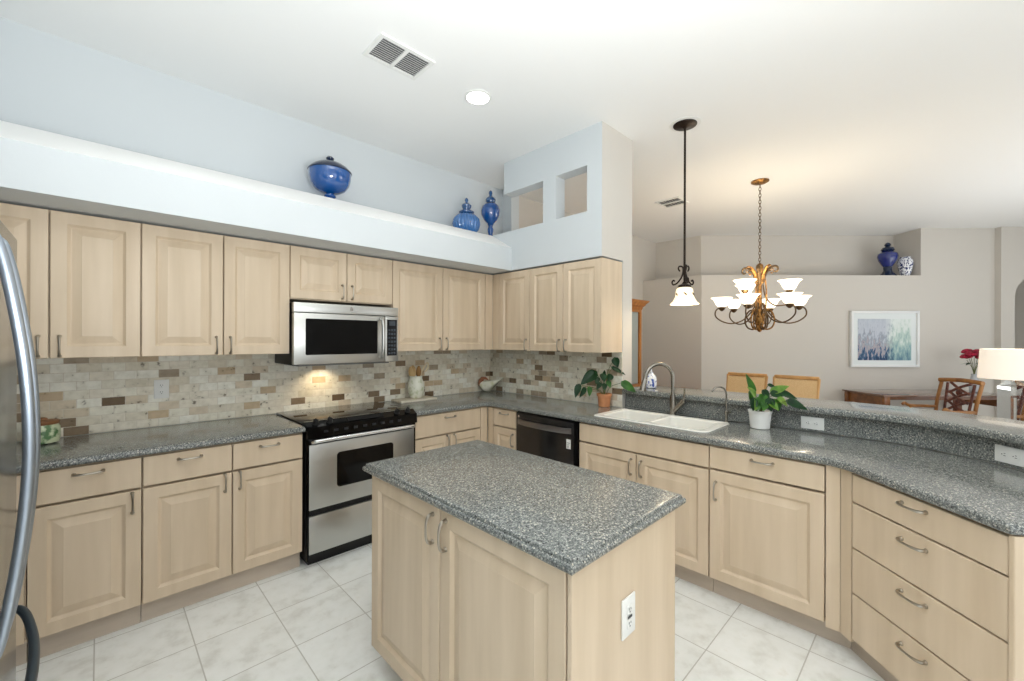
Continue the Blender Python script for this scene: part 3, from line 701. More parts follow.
# rim sheet with two holes
outer = [m.vert(p) for p in rr2(-.482, -.060, -2.500, -1.693, .03, .002, cut=.06)]
outer2 = [m.vert(p) for p in rr2(-.478, -.064, -2.496, -1.697, .03, .009, cut=.06)]
m.bridge(outer, outer2)
hl = []
for bi, (x0, x1, y0, y1) in enumerate(bowls):
    ct_ = .05 if bi else .045
    r0 = [m.vert(p) for p in rr2(x0, x1, y0, y1, .045, .009, cut=ct_)]
    r1 = [m.vert(p) for p in rr2(x0+.006, x1-.006, y0+.006, y1-.006, .045, .003, cut=ct_)]
    r2_ = [m.vert(p) for p in rr2(x0+.018, x1-.018, y0+.018, y1-.018, .045, -.17, cut=ct_)]
    r3 = [m.vert(p) for p in rr2(x0+.05, x1-.05, y0+.05, y1-.05, .04, -.195, cut=ct_)]
    m.bridge(r0, r1); m.bridge(r1, r2_); m.bridge(r2_, r3); m.cap(r3); hl.append(r0)
es = []
for r in [outer2]+hl:
    for i in range(len(r)): es.append(m.b.edges.get((r[i], r[(i+1) % len(r)])) or m.b.edges.new((r[i], r[(i+1) % len(r)])))
bmesh.ops.triangle_fill(m.b, use_beauty=True, edges=es)
m.build('basin', SINKM, sk, ang=40)
for (x0, x1, y0, y1) in bowls:
    MB().lathe([(.042, 0), (.042, .003), (.030, .004), (.028, .001)], ((x0+x1)/2, (y0+y1)/2, -.1945), 24).build('drain', CHROME, sk)
fc = thing('faucet', 'tall brushed nickel gooseneck faucet with pull-down spray behind the sink', 'faucet', (-.030, -2.090, .9145))
MB().lathe([(.027, 0), (.027, .006), (.022, .012), (.021, .10), (.019, .15)], (0, 0, 0), 24).build('base', TAPM, fc)
gx = Vector((-.80, .60, 0)).normalized()*1.0
def G(a, z): return (gx.x*a, gx.y*a, z)
arc = [G(0, .15), G(0, .26)] + [G(.105-.105*math.cos(R(t)), .275+.105*math.sin(R(t))) for t in range(15, 166, 15)] + [G(.216, .265)]
MB().tube(spline(arc, 3), .0135, 14).build('spout', TAPM, fc)
MB().tube([G(.214, .272), G(.222, .245), G(.232, .205), G(.236, .185), G(.237, .180)], [.0145, .018, .021, .022, .016], 16).build('spray_head', TAPM, fc)
MB().tube(spline([(.0, -.012, .035), (.006, -.045, .075), (.010, -.078, .115)], 4), [.019]*9, 14).build('handle_body', TAPM, fc)
MB().tube(spline([(.009, -.074, .105), (.010, -.082, .15), (.006, -.086, .205)], 4), [.011, .010, .009, .008, .0075, .007, .0065, .006, .006], 10).build('lever', TAPM, fc)
ff = thing('filter_tap', 'slim metal drinking water tap at the right end of the sink', 'faucet', (-.030, -2.462, .9145))
MB().lathe([(.017, 0), (.017, .006), (.010, .012), (.009, .05), (.012, .055), (.012, .075), (.006, .080)], (0, 0, 0), 18).build('base', TAPM, ff)
fx = Vector((-.62, .62, 0)).normalized()
def G2(a, z): return (fx.x*a, fx.y*a, z)
MB().tube(spline([G2(0, .075), G2(0, .18)] + [G2(.05-.05*math.cos(R(t)), .19+.05*math.sin(R(t))) for t in range(15, 151, 15)] + [G2(.098, .205)], 3), .0055, 10).build('spout', TAPM, ff)
MB().tube([(0, 0, .062), (-.012, -.018, .066), (-.024, -.034, .075)], [.005, .004, .004], 8).build('lever', TAPM, ff)
sd = thing('soap_dispenser', 'blue and white porcelain soap dispenser standing on the bar behind the faucet', 'soap dispenser', (.222, -1.79, 1.0705))
MB().lathe([(.030, 0), (.041, .004), (.044, .03), (.044, .075), (.036, .102), (.020, .116), (.018, .122)], (0, 0, 0), 24).build('bottle', PATTL, sd)
m = MB(); m.lathe([(.017, .1225), (.017, .134), (.006, .137), (.005, .158)], (0, 0, 0), 16); m.tube([(0, 0, .156), (-.03, .012, .157), (-.04, .016, .150)], .0045, 8); m.build('pump', CHROME, sd)

# ------------------------------------------------------------------ small counter things
jr = thing('canister', 'green and cream ceramic canister with wooden lid in the left counter corner', 'canister', (-3.262, -.15, .9145))
MB().lathe([(.045, 0), (.062, .006), (.066, .03), (.066, .085), (.058, .100)], (0, 0, 0), 28).build('jar', GREENW, jr)
MB().lathe([(.061, .1005), (.063, .106), (.063, .118), (.02, .124), (.018, .132), (.008, .136)], (0, 0, 0), 28).build('lid', BROWNLID, jr)
bd = MB(); bd.box(-1.195, -.825, -.225, -.045, .9145, .934, bev=.004)
for i in range(18): bd.box(-1.19+i*.020, -1.179+i*.020, -.2275, -.2255, .918, .930)
tag(bd.build('trivet_board', TRIVET), 'whitewashed carved wooden board lying on the counter right of the stove', 'board')
cr = thing('utensil_crock', 'cream relief ceramic crock standing on the whitewashed board', 'crock', (-.985, -.115, .9345))
MB().lathe([(.048, 0), (.056, .006), (.072, .05), (.076, .095), (.070, .140), (.058, .170), (.056, .190), (.060, .200), (.054, .200), (.050, .185), (.052, .165), (.062, .14), (.05, .02)], (0, 0, 0), 32, rib=(9, .012)).build('pot', CREAM, cr)
us = []
def utensil(kind, base, tip, w, m_, label):
    o = thing('wooden_utensil', label, 'utensil', (-.985+base[0], -.115+base[1], .9345+.016), 0, 'utensils in the crock')
    a = Vector((0, 0, .002)); t = Vector((tip[0]-base[0], tip[1]-base[1], tip[2]-.016)); c = a.lerp(t, .62)
    MB().tube([a, a.lerp(c, .5), c], [.005, .0055, .006], 8).build('shaft', m_, o)
    mm = MB(); d = (t-c).normalized(); u = d.cross(Vector((.72, .70, 0))).normalized(); v = d.cross(u)
    L_ = (t-c).length; rings = []
    for i in range(9):
        s_ = i/8; wd = w*(math.sin(PI*min(max(.10+.86*s_, 0), 1))**.6 if kind != 'ladle' else math.sin(PI*(.08+.88*s_)))
        th_ = .005; p = c+d*(L_*s_)
        rings.append([p+u*wd*math.cos(2*PI*k/12)+v*th_*math.sin(2*PI*k/12) for k in range(12)])
    mm.loft(rings).build('head', m_, o); return o
utensil('spatula', (-.02, .0, 0), (-.050, .012, .285), .024, SPOON, 'pale beech spoon leaning left in the cream crock')
utensil('spatula', (-.005, .008, 0), (-.018, .025, .295), .026, SPOON, 'pale beech spatula standing upright in the cream crock')
utensil('spatula', (.012, -.005, 0), (.034, .005, .290), .024, SPOOND, 'dark olive wood spoon in the middle right of the cream crock')
o = thing('wooden_utensil', 'cream looped handle curving out at the right of the crock', 'utensil', (-.985+.02, -.115, .9345+.016), 0, 'utensils in the crock')
MB().tube(spline([(0, 0, .002), (.03, .0, .18), (.055, -.005, .25), (.085, -.008, .295), (.105, -.008, .29), (.10, -.008, .255), (.075, -.006, .215)], 5), .007, 8).build('loop', mat('cream_handle', C(232, 214, 178), .5), o)
# bird
bw = thing('ceramic_bird', 'ivory ceramic bird vessel with russet head in the counter corner', 'figurine', (-.112, -.130, .9145), R(-60))
bw.scale = (1.3, 1.2, 1.2)
def ell_ring(cx_, cz_, ry, rz, tilt, n=16):
    return [(cx_+rz*math.sin(a)*math.sin(tilt), ry*math.cos(a), cz_+rz*math.sin(a)*math.cos(tilt)) for a in [2*PI*i/n for i in range(n)]]
bod = [(-.068, .060, .006, .010, -.3), (-.066, .052, .030, .036, -.3), (-.045, .050, .044, .046, -.1), (-.010, .050, .052, .049, .0), (.030, .058, .054, .052, .3), (.066, .080, .050, .046, .6), (.094, .102, .042, .033, .8), (.116, .118, .028, .019, .9), (.126, .126, .006, .004, .9)]
MB().loft([ell_ring(*r) for r in bod]).build('body', BIRDW, bw, ang=60)
hd = [(-.062, .058, .030, .026, 1.2), (-.070, .080, .026, .024, 1.25), (-.066, .104, .023, .022, 1.6), (-.048, .120, .020, .019, 2.3), (-.026, .120, .014, .013, 3.0), (-.012, .112, .007, .006, 3.2), (-.004, .106, .002, .002, 3.2)]
MB().loft([ell_ring(*r) for r in hd]).build('head', BIRDB, bw, ang=60)

# ------------------------------------------------------------------ plants
def leaf_mesh(base, direction, length, width, droop, facing, heart=True):
    d = Vector(direction).normalized(); side = d.cross(Vector(facing)).normalized(); nr = side.cross(d)
    m = MB(); n = 9; rows = []
    for i in range(n+1):
        t = i/n
        w = width*((math.sin(PI*(t**(.60 if heart else .75))))**.8)*(1-.2*t) if 0 < t < 1 else 0.0004
        c = Vector(base)+d*(length*t)-nr*(droop*length*t*t)
        row = []
        for k in range(-3, 4):
            f = k/3; back = d*(-length*.13*abs(f)*max(0, 1-t*3.0)) if heart else Vector((0, 0, 0))
            row.append(c+side*(w*f)+nr*(w*.25*abs(f))+back)
        rows.append(row)
    vs = [[m.vert(p) for p in r] for r in rows]
    for a, c in zip(vs[:-1], vs[1:]): m.bridge(a, c, closed=False)
    bmesh.ops.solidify(m.b, geom=m.b.faces[:], thickness=.0009)
    return m
def toworld(r, dz, dep=0.0):  # r to the right along the counter view, dep away
    return (right.x*r+fwd.x*dep, right.y*r+fwd.y*dep, dz)
def plant(root, leaves, mats, hb, petiole=.0022):
    """leaf row: base (right, up, away), blade direction (right, up, away), length, half width, material, droop, facing tilt"""
    for (b0, d0, ln, wd, mi, dr_, ft) in leaves:
        tip = toworld(*b0); mid = toworld(b0[0]*.35, hb+(b0[1]-hb)*.62, b0[2]*.35)
        lf = leaf_mesh(tip, toworld(*d0), ln, wd, dr_, toworld(ft, .45, -.9)).build('leaf', mats[mi], root, ang=80)
        MB().tube(spline([(b0[0]*.08, b0[2]*.08, hb-.006), mid, tip], 4), petiole, 6).build('stem', STEM, lf)
p1 = thing('potted_plant', 'dark green heart-leaved plant in a terracotta pot below the wall cabinets', 'plant', (-.052, -1.515, .9145), 0, 'potted plants')
MB().lathe([(.042, 0), (.046, .003), (.055, .085), (.061, .087), (.062, .108), (.056, .109), (.053, .095)], (0, 0, 0), 28).build('pot', TERRA, p1)
MB().lathe([(.050, .090), (.03, .099), (.004, .103)], (0, 0, 0), 20).build('soil', SOIL, p1)
plant(p1, [
    ((-.081, .284, -.03), (-.118, -.088, -.02), .160, .050, 0, .10, -.2), ((-.024, .272, -.04), (.015, -.065, -.03), .066, .034, 0, .2, .2),
    ((.048, .266, -.03), (-.028, -.050, -.03), .066, .030, 0, .2, .3), ((-.004, .270, -.01), (.002, .030, -.01), .036, .014, 0, .1, .0),
    ((-.068, .246, -.05), (-.014, -.050, -.03), .060, .026, 0, .2, .1), ((-.222, .186, -.08), (-.034, -.092, -.02), .108, .030, 0, .1, -.3),
    ((-.176, .162, -.08), (-.042, -.074, -.03), .090, .024, 0, .15, .5), ((-.140, .170, -.09), (-.002, -.070, -.03), .076, .024, 1, .15, .2),
    ((.078, .402, -.03), (.024, -.070, -.01), .080, .034, 0, .1, -.3), ((.060, .325, -.03), (.107, -.052, -.02), .122, .022, 0, .1, .3),
    ((.122, .212, -.12), (.100, -.076, -.05), .128, .036, 1, .1, -.4), ((-.050, .205, -.05), (-.03, -.06, -.05), .070, .026, 0, .2, .3),
    ((.022, .215, -.05), (.012, -.06, -.04), .060, .022, 1, .2, -.3), ((-.012, .195, -.06), (-.006, -.06, -.05), .060, .024, 0, .2, 0),
    ], (LEAF, LEAF2), .10)
p2 = thing('potted_plant', 'bright green leafy plant in a white pot on the sink counter', 'plant', (-.062, -2.672, .9145), 0, 'potted plants')
MB().lathe([(.050, 0), (.054, .003), (.064, .098), (.067, .100), (.068, .112), (.063, .113), (.060, .10)], (0, 0, 0), 32).build('pot', WHITEP, p2)
MB().lathe([(.058, .096), (.03, .104), (.004, .107)], (0, 0, 0), 20).build('soil', SOIL, p2)
plant(p2, [
    ((-.046, .230, -.01), (-.052, .112, -.01), .128, .022, 1, .05, -.3), ((-.050, .208, -.03), (-.050, .056, -.02), .082, .028, 2, .1, .4),
    ((-.070, .192, -.05), (-.012, -.066, -.02), .078, .024, 0, .1, -.2), ((-.016, .190, -.05), (-.050, -.062, -.03), .090, .036, 1, .15, .0),
    ((-.040, .185, -.04), (-.030, -.050, -.04), .080, .030, 2, .15, .4), ((.006, .238, -.02), (.028, -.046, -.02), .064, .030, 0, .1, .2),
    ((.020, .192, -.06), (.004, -.068, -.02), .078, .030, 0, .15, -.2), ((.054, .186, -.06), (.020, -.060, -.02), .072, .038, 1, .15, .1),
    ((.062, .234, -.02), (.102, .036, -.01), .112, .026, 2, .06, -.1), ((.052, .272, .0), (.050, -.012, .0), .054, .015, 0, .1, .3),
    ((.112, .230, -.02), (.106, -.040, -.01), .120, .026, 0, .06, .2), ((.105, .186, -.11), (.098, -.046, -.06), .110, .028, 0, .1, -.2),
    ((.052, .222, -.03), (.070, -.012, -.02), .070, .026, 0, .1, .2), ((.072, .198, -.07), (.040, -.040, -.03), .066, .026, 2, .15, .2),
    ((-.010, .165, -.06), (-.030, -.040, -.05), .060, .026, 1, .2, .0), ((.030, .168, -.06), (.030, -.040, -.05), .060, .026, 2, .2, .0),
    ((.000, .215, -.03), (-.020, -.050, -.04), .066, .026, 1, .15, -.3), ((-.060, .225, .0), (-.030, -.05, -.05), .060, .022, 1, .15, .3),
    ], (LEAF, LEAF2, LEAF3), .106)

# ------------------------------------------------------------------ blue glass on the ledge
LZ = 2.4935
def covered(name, label, loc, body, lid, m1, m2, rib=None, cat='jar', group='blue glass vessels on the high ledge', foot=None):
    o = thing(name, label, cat, loc, 0, group)
    MB().lathe(body, (0, 0, 0), 144 if rib else 40, rib).build('bowl', m1, o, ang=50)
    if foot: MB().lathe(foot, (0, 0, 0), 32).build('foot', m1, o, ang=50)
    MB().lathe(lid, (0, 0, 0), 40).build('lid', m2, o, ang=50)
    return o
covered('covered_bowl', 'large cobalt blue footed glass bowl with lid, alone on the high ledge', (-1.80, -.215, LZ),
    [(.012, .080), (.060, .086), (.105, .108), (.134, .145), (.148, .190), (.152, .238), (.148, .238)],
    [(.152, .2385), (.157, .245), (.152, .253), (.128, .278), (.092, .302), (.048, .318), (.018, .322), (.014, .328), (.026, .338), (.029, .350), (.018, .362), (.004, .366)],
    BLUEG, BLUEDARK, cat='bowl', foot=[(.078, 0), (.080, .010), (.058, .024), (.030, .038), (.030, .046), (.044, .056), (.042, .066), (.026, .074), (.030, .0795)])
covered('covered_jar', 'squat light blue ribbed glass jar with pagoda lid on the high ledge', (-.485, -.215, LZ),
    [(.070, 0), (.080, .010), (.118, .055), (.132, .105), (.122, .155), (.090, .190), (.062, .202)],
    [(.064, .2025), (.074, .212), (.074, .225), (.050, .238), (.034, .250), (.046, .270), (.050, .288), (.036, .304), (.016, .314), (.012, .322), (.018, .336), (.016, .352), (.004, .366)],
    BLUEG2, BLUEG3, rib=(22, .045))
covered('covered_urn', 'tall blue glass urn on a stem foot with finial lid, in the ledge corner', (-.165, -.21, LZ),
    [(.020, 0.162), (.034, 0.174), (.066, 0.206), (.094, 0.258), (.100, 0.306), (.090, 0.350), (.060, 0.377), (.040, 0.386)],
    [(.042, 0.387), (.050, 0.398), (.054, 0.420), (.042, 0.439), (.022, 0.454), (.014, 0.468), (.020, 0.485), (.016, 0.506), (.003, 0.521)],
    BLUEG, BLUEG3, foot=[(.052, 0.000), (.054, 0.012), (.036, 0.034), (.022, 0.060), (.030, 0.090), (.032, 0.114), (.022, 0.138), (.026, 0.156), (.034, 0.163)])
# dining-room ledge
vb = thing('covered_urn', 'deep blue glass urn with dark lid on the dining room ledge', 'jar', (5.600, -2.912, 2.4505), 0, 'vessels on the dining ledge')
MB().lathe([(.105, 0), (.108, .02), (.075, .055), (.050, .095), (.055, .14), (.05, .155)], (0, 0, 0), 32).build('foot', BLUEDARK, vb)
MB().lathe([(.055, .156), (.075, .185), (.112, .25), (.128, .31), (.118, .355), (.08, .385), (.065, .395)], (0, 0, 0), 36).build('bowl', BLUED, vb)
MB().lathe([(.07, .3955), (.085, .41), (.07, .445), (.04, .455), (.03, .47), (.042, .49), (.03, .515), (.005, .53)], (0, 0, 0), 28).build('lid', BLUEDARK, vb)
vb = MB(); vb.lathe([(.054, 0), (.058, .01), (.078, .10), (.094, .19), (.092, .235), (.076, .27), (.064, .283), (.067, .297), (.059, .297), (.055, .275)], (5.748, -3.104, 2.4505), 36)
tag(vb.build('ginger_jar', PATT), 'open blue and white porcelain vase beside the deep blue urn', 'vase', 'vessels on the dining ledge')

# ------------------------------------------------------------------ ceiling fittings
def vent(label, x0, x1, y0, y1, n, mid=True):
    o = thing('ceiling_vent', label, 'vent', ((x0+x1)/2, (y0+y1)/2, CEIL), 0, 'ceiling vents'); w, h = (x1-x0)/2, (y1-y0)/2
    m = MB(); f = .022
    m.box(-w, w, -h, -h+f, -.012, -.0005); m.box(-w, w, h-f, h, -.012, -.0005); m.box(-w, -w+f, -h+f, h-f, -.012, -.0005); m.box(w-f, w, -h+f, h-f, -.012, -.0005)
    if mid: m.box(-.010, .010, -h+f, h-f, -.012, -.0005)
    m.build('frame', WHITEP, o, smooth=False)
    MB().box(-w+f, w-f, -h+f, h-f, -.0025, -.0006).build('duct', BRICKG, o, smooth=False)
    for i in range(n):
        yy = -h+f+(2*h-2*f)*(i+.5)/n
        T = Matrix.Translation((0, yy, -.007)) @ Matrix.Rotation(R(38), 4, 'X')
        MB().box(-w+f, w-f, -.0042, .0042, -.0008, .0008, mtx=T).build('louver', WHITEP, o, smooth=False)
vent('white ceiling air vent with two louvered halves, above the kitchen', -1.945, -1.595, -1.315, -1.075, 11)
vent('small grey ceiling vent farther back, above the dining room', 1.80, 2.10, -1.32, -1.02, 7)
o = thing('recessed_light', 'round recessed ceiling downlight shining white', 'ceiling light', (-1.17, -1.209, CEIL))
MB().lathe([(.095, -.001), (.095, -.006), (.078, -.010), (.076, -.004), (.076, -.001)], (0, 0, 0), 40).build('trim_ring', WHITEP, o)
MB().lathe([(.0755, -.001), (.0755, -.005), (.05, -.008), (.004, -.009)], (0, 0, 0), 40).build('lens', LENS, o)

# ------------------------------------------------------------------ pendant
pd = thing('pendant_lamp', 'single bronze pendant lamp with a bell glass shade over the sink', 'pendant lamp', (.215, -2.07, CEIL))
MB().lathe([(.088, -.001), (.088, -.010), (.105-.02, -.014), (.06, -.022), (.02, -.028), (.012, -.034)], (0, 0, 0), 36).build('canopy', BRONZE, pd)
MB().lathe([(.115, -.0008), (.115, -.005), (.089, -.006)], (0, 0, 0), 36).build('medallion', WHITEP, pd)
MB().tube([(0, 0, -.03), (0, 0, -1.255)], .0085, 10).build('rod', BRONZE, pd)
for k in range(3):
    a = 2*PI*k/3+R(-20); ux, uy = math.cos(a), math.sin(a)
    p = spline([(ux*r, uy*r, z) for r, z in ((.034, -1.150), (.046, -1.130), (.038, -1.110), (.014, -1.120), (.011, -1.155), (.024, -1.20), (.055, -1.240), (.084, -1.252), (.094, -1.232), (.084, -1.217), (.073, -1.226))], 5)
    MB().tube(p, .0062, 8).build('scroll', BRONZE, pd)
MB().lathe([(.010, -1.285), (.052, -1.280), (.046, -1.262), (.020, -1.25), (.012, -1.235)], (0, 0, 0), 24).build('shade_holder', BRONZE, pd)
PZ = -1.276
s_ = MB(); prof_ = [(.046, PZ-.004), (.060, PZ-.018), (.064, PZ-.045), (.070, PZ-.080), (.086, PZ-.112), (.108, PZ-.133), (.105, PZ-.135), (.082, PZ-.112), (.066, PZ-.080), (.060, PZ-.045), (.056, PZ-.018), (.042, PZ-.009)]
rings = [[s_.vert((r*math.cos(2*PI*i/36), r*math.sin(2*PI*i/36), z)) for i in range(36)] for r, z in prof_]
for i in range(len(rings)): s_.bridge(rings[i], rings[(i+1) % len(rings)])
sh = s_.build('glass_shade', PSHADE, pd)
for k in range(6):
    a = 2*PI*k/6+.3; m = MB(); r_ = .0690
    p0 = Vector((math.cos(a)*.066, math.sin(a)*.066, PZ-.045)); p1_ = Vector((math.cos(a+.4)*.072, math.sin(a+.4)*.072, PZ-.072))
    m.tube([p0, Vector((p0.lerp(p1_, .5).x*1.02, p0.lerp(p1_, .5).y*1.02, p0.lerp(p1_, .5).z)), p1_], [.001, .006, .001], 8); m.build('painted_leaf', BRZARM, sh)
point('pendant_bulb', (.215, -2.07, CEIL-1.40), 2.5, (1, .85, .62), .03)

# ------------------------------------------------------------------ chandelier
CHX, CHY, CHB = 1.947, -2.132, 1.555
ch = thing('chandelier', 'antique gold scrolled chandelier with nine glass shades hanging over the dining table', 'chandelier', (CHX, CHY, 0))
MB().lathe([(.085, CEIL-.001), (.085, CEIL-.012), (.06, CEIL-.026), (.02, CEIL-.034)], (0, 0, 0), 32).build('canopy', GOLDB, ch)
zt = CEIL-.034; i = 0; zc = zt
while zc > 2.30:
    m = MB(); n = 14; ln, wd = .022, .011; pts = []
    for k in range(n+1):
        a = 2*PI*k/n; u_ = wd*math.sin(a); z_ = zc-.018+ln*math.cos(a)
        pts.append((u_ if i % 2 == 0 else 0, u_ if i % 2 else 0, z_))
    m.tube(pts, .0032, 6, cap=False); m.build('chain_link', BRZARM, ch); zc -= .034; i += 1
MB().lathe([(.012, 2.285), (.030, 2.27), (.036, 2.24), (.026, 2.20), (.022, 2.10), (.020, 1.95), (.024, 1.80), (.042, 1.74), (.052, 1.69), (.036, 1.63), (.020, 1.60), (.026, 1.585), (.018, 1.565), (.004, CHB)], (0, 0, 0), 24).build('column', GOLDB, ch)
for k in range(8):
    a = 2*PI*k/8+R(10); ux, uy = math.cos(a), math.sin(a)
    MB().tube(spline([(ux*r, uy*r, z) for r, z in ((.022, 2.07), (.036, 2.13), (.060, 2.185), (.100, 2.235), (.145, 2.245), (.165, 2.215), (.150, 2.185), (.130, 2.195))], 5), [.013]*8+[.010]*8+[.008]*8+[.006]*12, 8, squash=(1.4, .5)).build('crown_leaf', GOLDB if k % 2 else BRZARM, ch)
for k in range(3):
    a = 2*PI*k/3+R(40); ux, uy = math.cos(a), math.sin(a)
    MB().tube(spline([(ux*.04, uy*.04, 2.18), (ux*.06, uy*.06, 2.0), (ux*.055, uy*.055, 1.80), (ux*.04, uy*.04, 1.72)], 5), .007, 8).build('side_rod', GOLDB, ch)
def glass_shade(c, r0, r1, h):
    m = MB(); pr_ = [(r0, 0), (r0*1.50, h*.18), (r0*1.90, h*.48), (r0*2.30, h*.78), (r1, h), (r1-.005, h), (r0*2.2, h*.78), (r0*1.8, h*.49), (r0*1.4, h*.20), (r0*.5, .006)]
    rings = [[m.vert((c[0]+r*math.cos(2*PI*i/28), c[1]+r*math.sin(2*PI*i/28), c[2]+z)) for i in range(28)] for r, z in pr_]
    for a_i, b_i in zip(rings[:-1], rings[1:]): m.bridge(a_i, b_i)
    m.cap(rings[0], True); m.cap(rings[-1]); return m
def arm(a, r, zcup, z0, kind):
    ux, uy = math.cos(a), math.sin(a)
    if kind == 0: pp = ((.035, z0+.10), (.07, z0+.02), (.15, z0-.075), (.25, z0-.115), (r-.02, z0-.10), (r+.055, z0-.045), (r+.062, z0+.015), (r+.03, z0+.05), (r, zcup-.012))
    else: pp = ((.03, z0+.20), (.05, z0+.08), (.10, z0-.0), (.17, z0-.03), (r+.03, z0-.005), (r+.045, z0+.05), (r+.02, z0+.085), (r, zcup-.012))
    ar = MB().tube(spline([(ux*p_, uy*p_, z) for p_, z in pp], 5), .0072, 8).build('arm', BRZARM, ch)
    MB().lathe([(.010, -.02), (.026, -.006), (.036, .010), (.038, .022), (.028, .024)], (ux*r, uy*r, zcup), 20).build('socket_cup', BRZARM, ar)
    glass_shade((ux*r, uy*r, zcup+.024), .036, .110, .100).build('glass_shade', SHADE, ar)
    point('chandelier_bulb', (CHX+ux*r, CHY+uy*r, zcup+.16), 1.5, (1, .87, .68), .03)
for k in range(6): arm(2*PI*k/6+R(-61), .365, 1.805, 1.765, 0)
for k in range(3): arm(2*PI*k/3+R(-75), .265, 1.965, 1.86, 1)
for k in range(6):
    a = 2*PI*k/6+R(40); ux, uy = math.cos(a), math.sin(a)
    MB().tube(spline([(ux*r, uy*r, z) for r, z in ((.03, 1.72), (.07, 1.79), (.115, 1.76), (.135, 1.68), (.115, 1.61), (.07, 1.585), (.035, 1.60), (.03, 1.635), (.05, 1.65))], 5), .008, 8).build('scroll', BRZARM if k % 2 else GOLDB, ch)

# ------------------------------------------------------------------ dining room furniture
def dining_chair(label, x, y, rz):
    o = thing('dining_chair', label, 'chair', (x, y, 0), rz, 'upholstered dining chairs')
    for sx in (-1, 1):
        for (ya, top_) in ((-.20, .42), ):
            MB().tube([(sx*.19, ya, 0), (sx*.20, ya, .42)], [.016, .022], 10).build('leg', TANW, o)
        MB().tube(spline([(sx*.19, .24, 0), (sx*.20, .20, .25), (sx*.21, .19, .45), (sx*.215, .215, .75), (sx*.225, .275, 1.02)], 5), [.018]*21, 8).build('leg', TANW, o)
    MB().box(-.215, .215, -.22, .205, .42, .46, bev=.008).build('seat_frame', TANW, o)
    MB().box(-.21, .21, -.225, .165, .4605, .52, bev=.022, seg=3).build('seat', TANF, o)
    def yb(z): return .19+.105*max(0, (z-.45)/.57)**1.6
    rings = []
    for z in [.50+.05*i for i in range(11)]:
        rings.append([(-.214, yb(z)-.040, z), (.214, yb(z)-.040, z), (.198, yb(z)+.018, z), (-.198, yb(z)+.018, z)])
    MB().loft(rings).build('backrest', TANF, o, ang=50)
    MB().box(-.228, .228, yb(1.02)-.032, yb(1.02)+.020, 1.003, 1.046, bev=.012, seg=3).build('top_rail', TANW, o)
    return o
dining_chair('left of the two tan upholstered chairs at the dining table', 2.62, -1.735, R(-90))
dining_chair('right of the two tan upholstered chairs, behind the white-potted plant', 2.62, -2.27, R(-90))
tb = thing('dining_table', 'honey oak dining table below the chandelier, mostly hidden by the bar', 'table', (1.95, -2.07, 0))
MB().box(-.42, .42, -.80, .80, .725, .76, bev=.008).build('tabletop', ORANGEW, tb)
MB().box(-.34, .34, -.70, .70, .64, .7245).build('apron', ORANGEW, tb, smooth=False)
for sx in (-1, 1):
    for sy in (-1, 1): MB().tube([(sx*.32, sy*.66, 0), (sx*.32, sy*.66, .64)], [.025, .04], 12).build('leg', ORANGEW, tb)
# china cabinet against the north wall
cc = thing('china_cabinet', 'tall honey oak china cabinet with glass side, partly behind the wall end', 'cabinet', (2.56, -.005, 0))
MB().box(-1.15, .06, -.50, 0, .0, .80, bev=.006).build('lower_cabinet', ORANGEW, cc)
MB().box(-1.18, .09, -.53, 0, .801, .835, bev=.008).build('shelf_top', ORANGEW, cc)
m = MB()
for (x0, x1, y0, y1) in ((-1.12, -1.06, -.42, -.36), (.0-.03, .03, -.42, -.36), (-1.12, -1.06, -.05, 0), (-.03, .03, -.05, 0), (-.575, -.515, -.42, -.38)): m.box(x0, x1, y0, y1, .836, 1.87)
m.box(-1.12, .03, -.42, 0, 1.87, 1.90); m.box(-1.06, -.03, -.02, 0, .836, 1.87)
m.build('upper_frame', ORANGEW, cc, smooth=False)
for (x0, x1, y0, y1) in ((-1.059, -.577, -.400, -.392), (-.513, -.032, -.400, -.392), (.006, .014, -.358, -.052)): MB().box(x0, x1, y0, y1, .837, 1.869).build('glass_pane', CABGLASS, cc, smooth=False)
crown = [(0, 1.901), (.010, 1.92), (.012, 1.94), (.040, 1.965), (.045, 1.985), (.075, 2.015), (.085, 2.035)]
m = MB(); m.loft([[(-1.12-d, -.42-d, z), (.03+d, -.42-d, z), (.03+d, 0, z), (-1.12-d, 0, z)] for d, z in crown]); m.build('crown_moulding', ORANGEW, cc, ang=30)
# sideboard against the east wall
sb = thing('sideboard', 'low honey wood sideboard in the dining corner, behind the faucet', 'sideboard', (3.415, -.50, 0), R(-90))
MB().box(-.36, .36, -.36, -.003, .08, .70, bev=.005).build('body', TANW, sb)
MB().box(-.40, .42, -.40, -.002, .701, .735, bev=.006).build('top', ORANGEW, sb)
for sx in (-1, 1):
    MB().box(sx*.18-.165, sx*.18+.165, -.375, -.361, .12, .68, bev=.003).build('door', TANW, sb)
    for ya in (-.33, -.04): MB().box(sx*.33-.025, sx*.33+.025, ya-.025, ya+.025, 0, .08).build('foot', TANW, sb, smooth=False)
# picture on diagonal wall
pc = thing('framed_picture', 'white framed blue abstract painting hung on the diagonal wall', 'picture', (5.339-.002*q, -2.879-.002*q, 1.494), R(-45))
PW, PH = .506, .421
m = MB()
for (x0, x1, z0, z1) in ((-PW, PW, PH-.035, PH), (-PW, PW, -PH, -PH+.035), (-PW, -PW+.035, -PH+.035, PH-.035), (PW-.035, PW, -PH+.035, PH-.035)): m.box(x0, x1, -.045, 0, z0, z1, bev=.003)
m.build('frame', FRAMEW, pc)
MB().box(-PW+.034, PW-.034, -.022, -.004, -PH+.034, PH-.034).build('mount', MATW, pc, smooth=False)
MB().box(-.395, .395, -.0265, -.0225, -.318, .300).build('canvas', ART, pc, smooth=False)
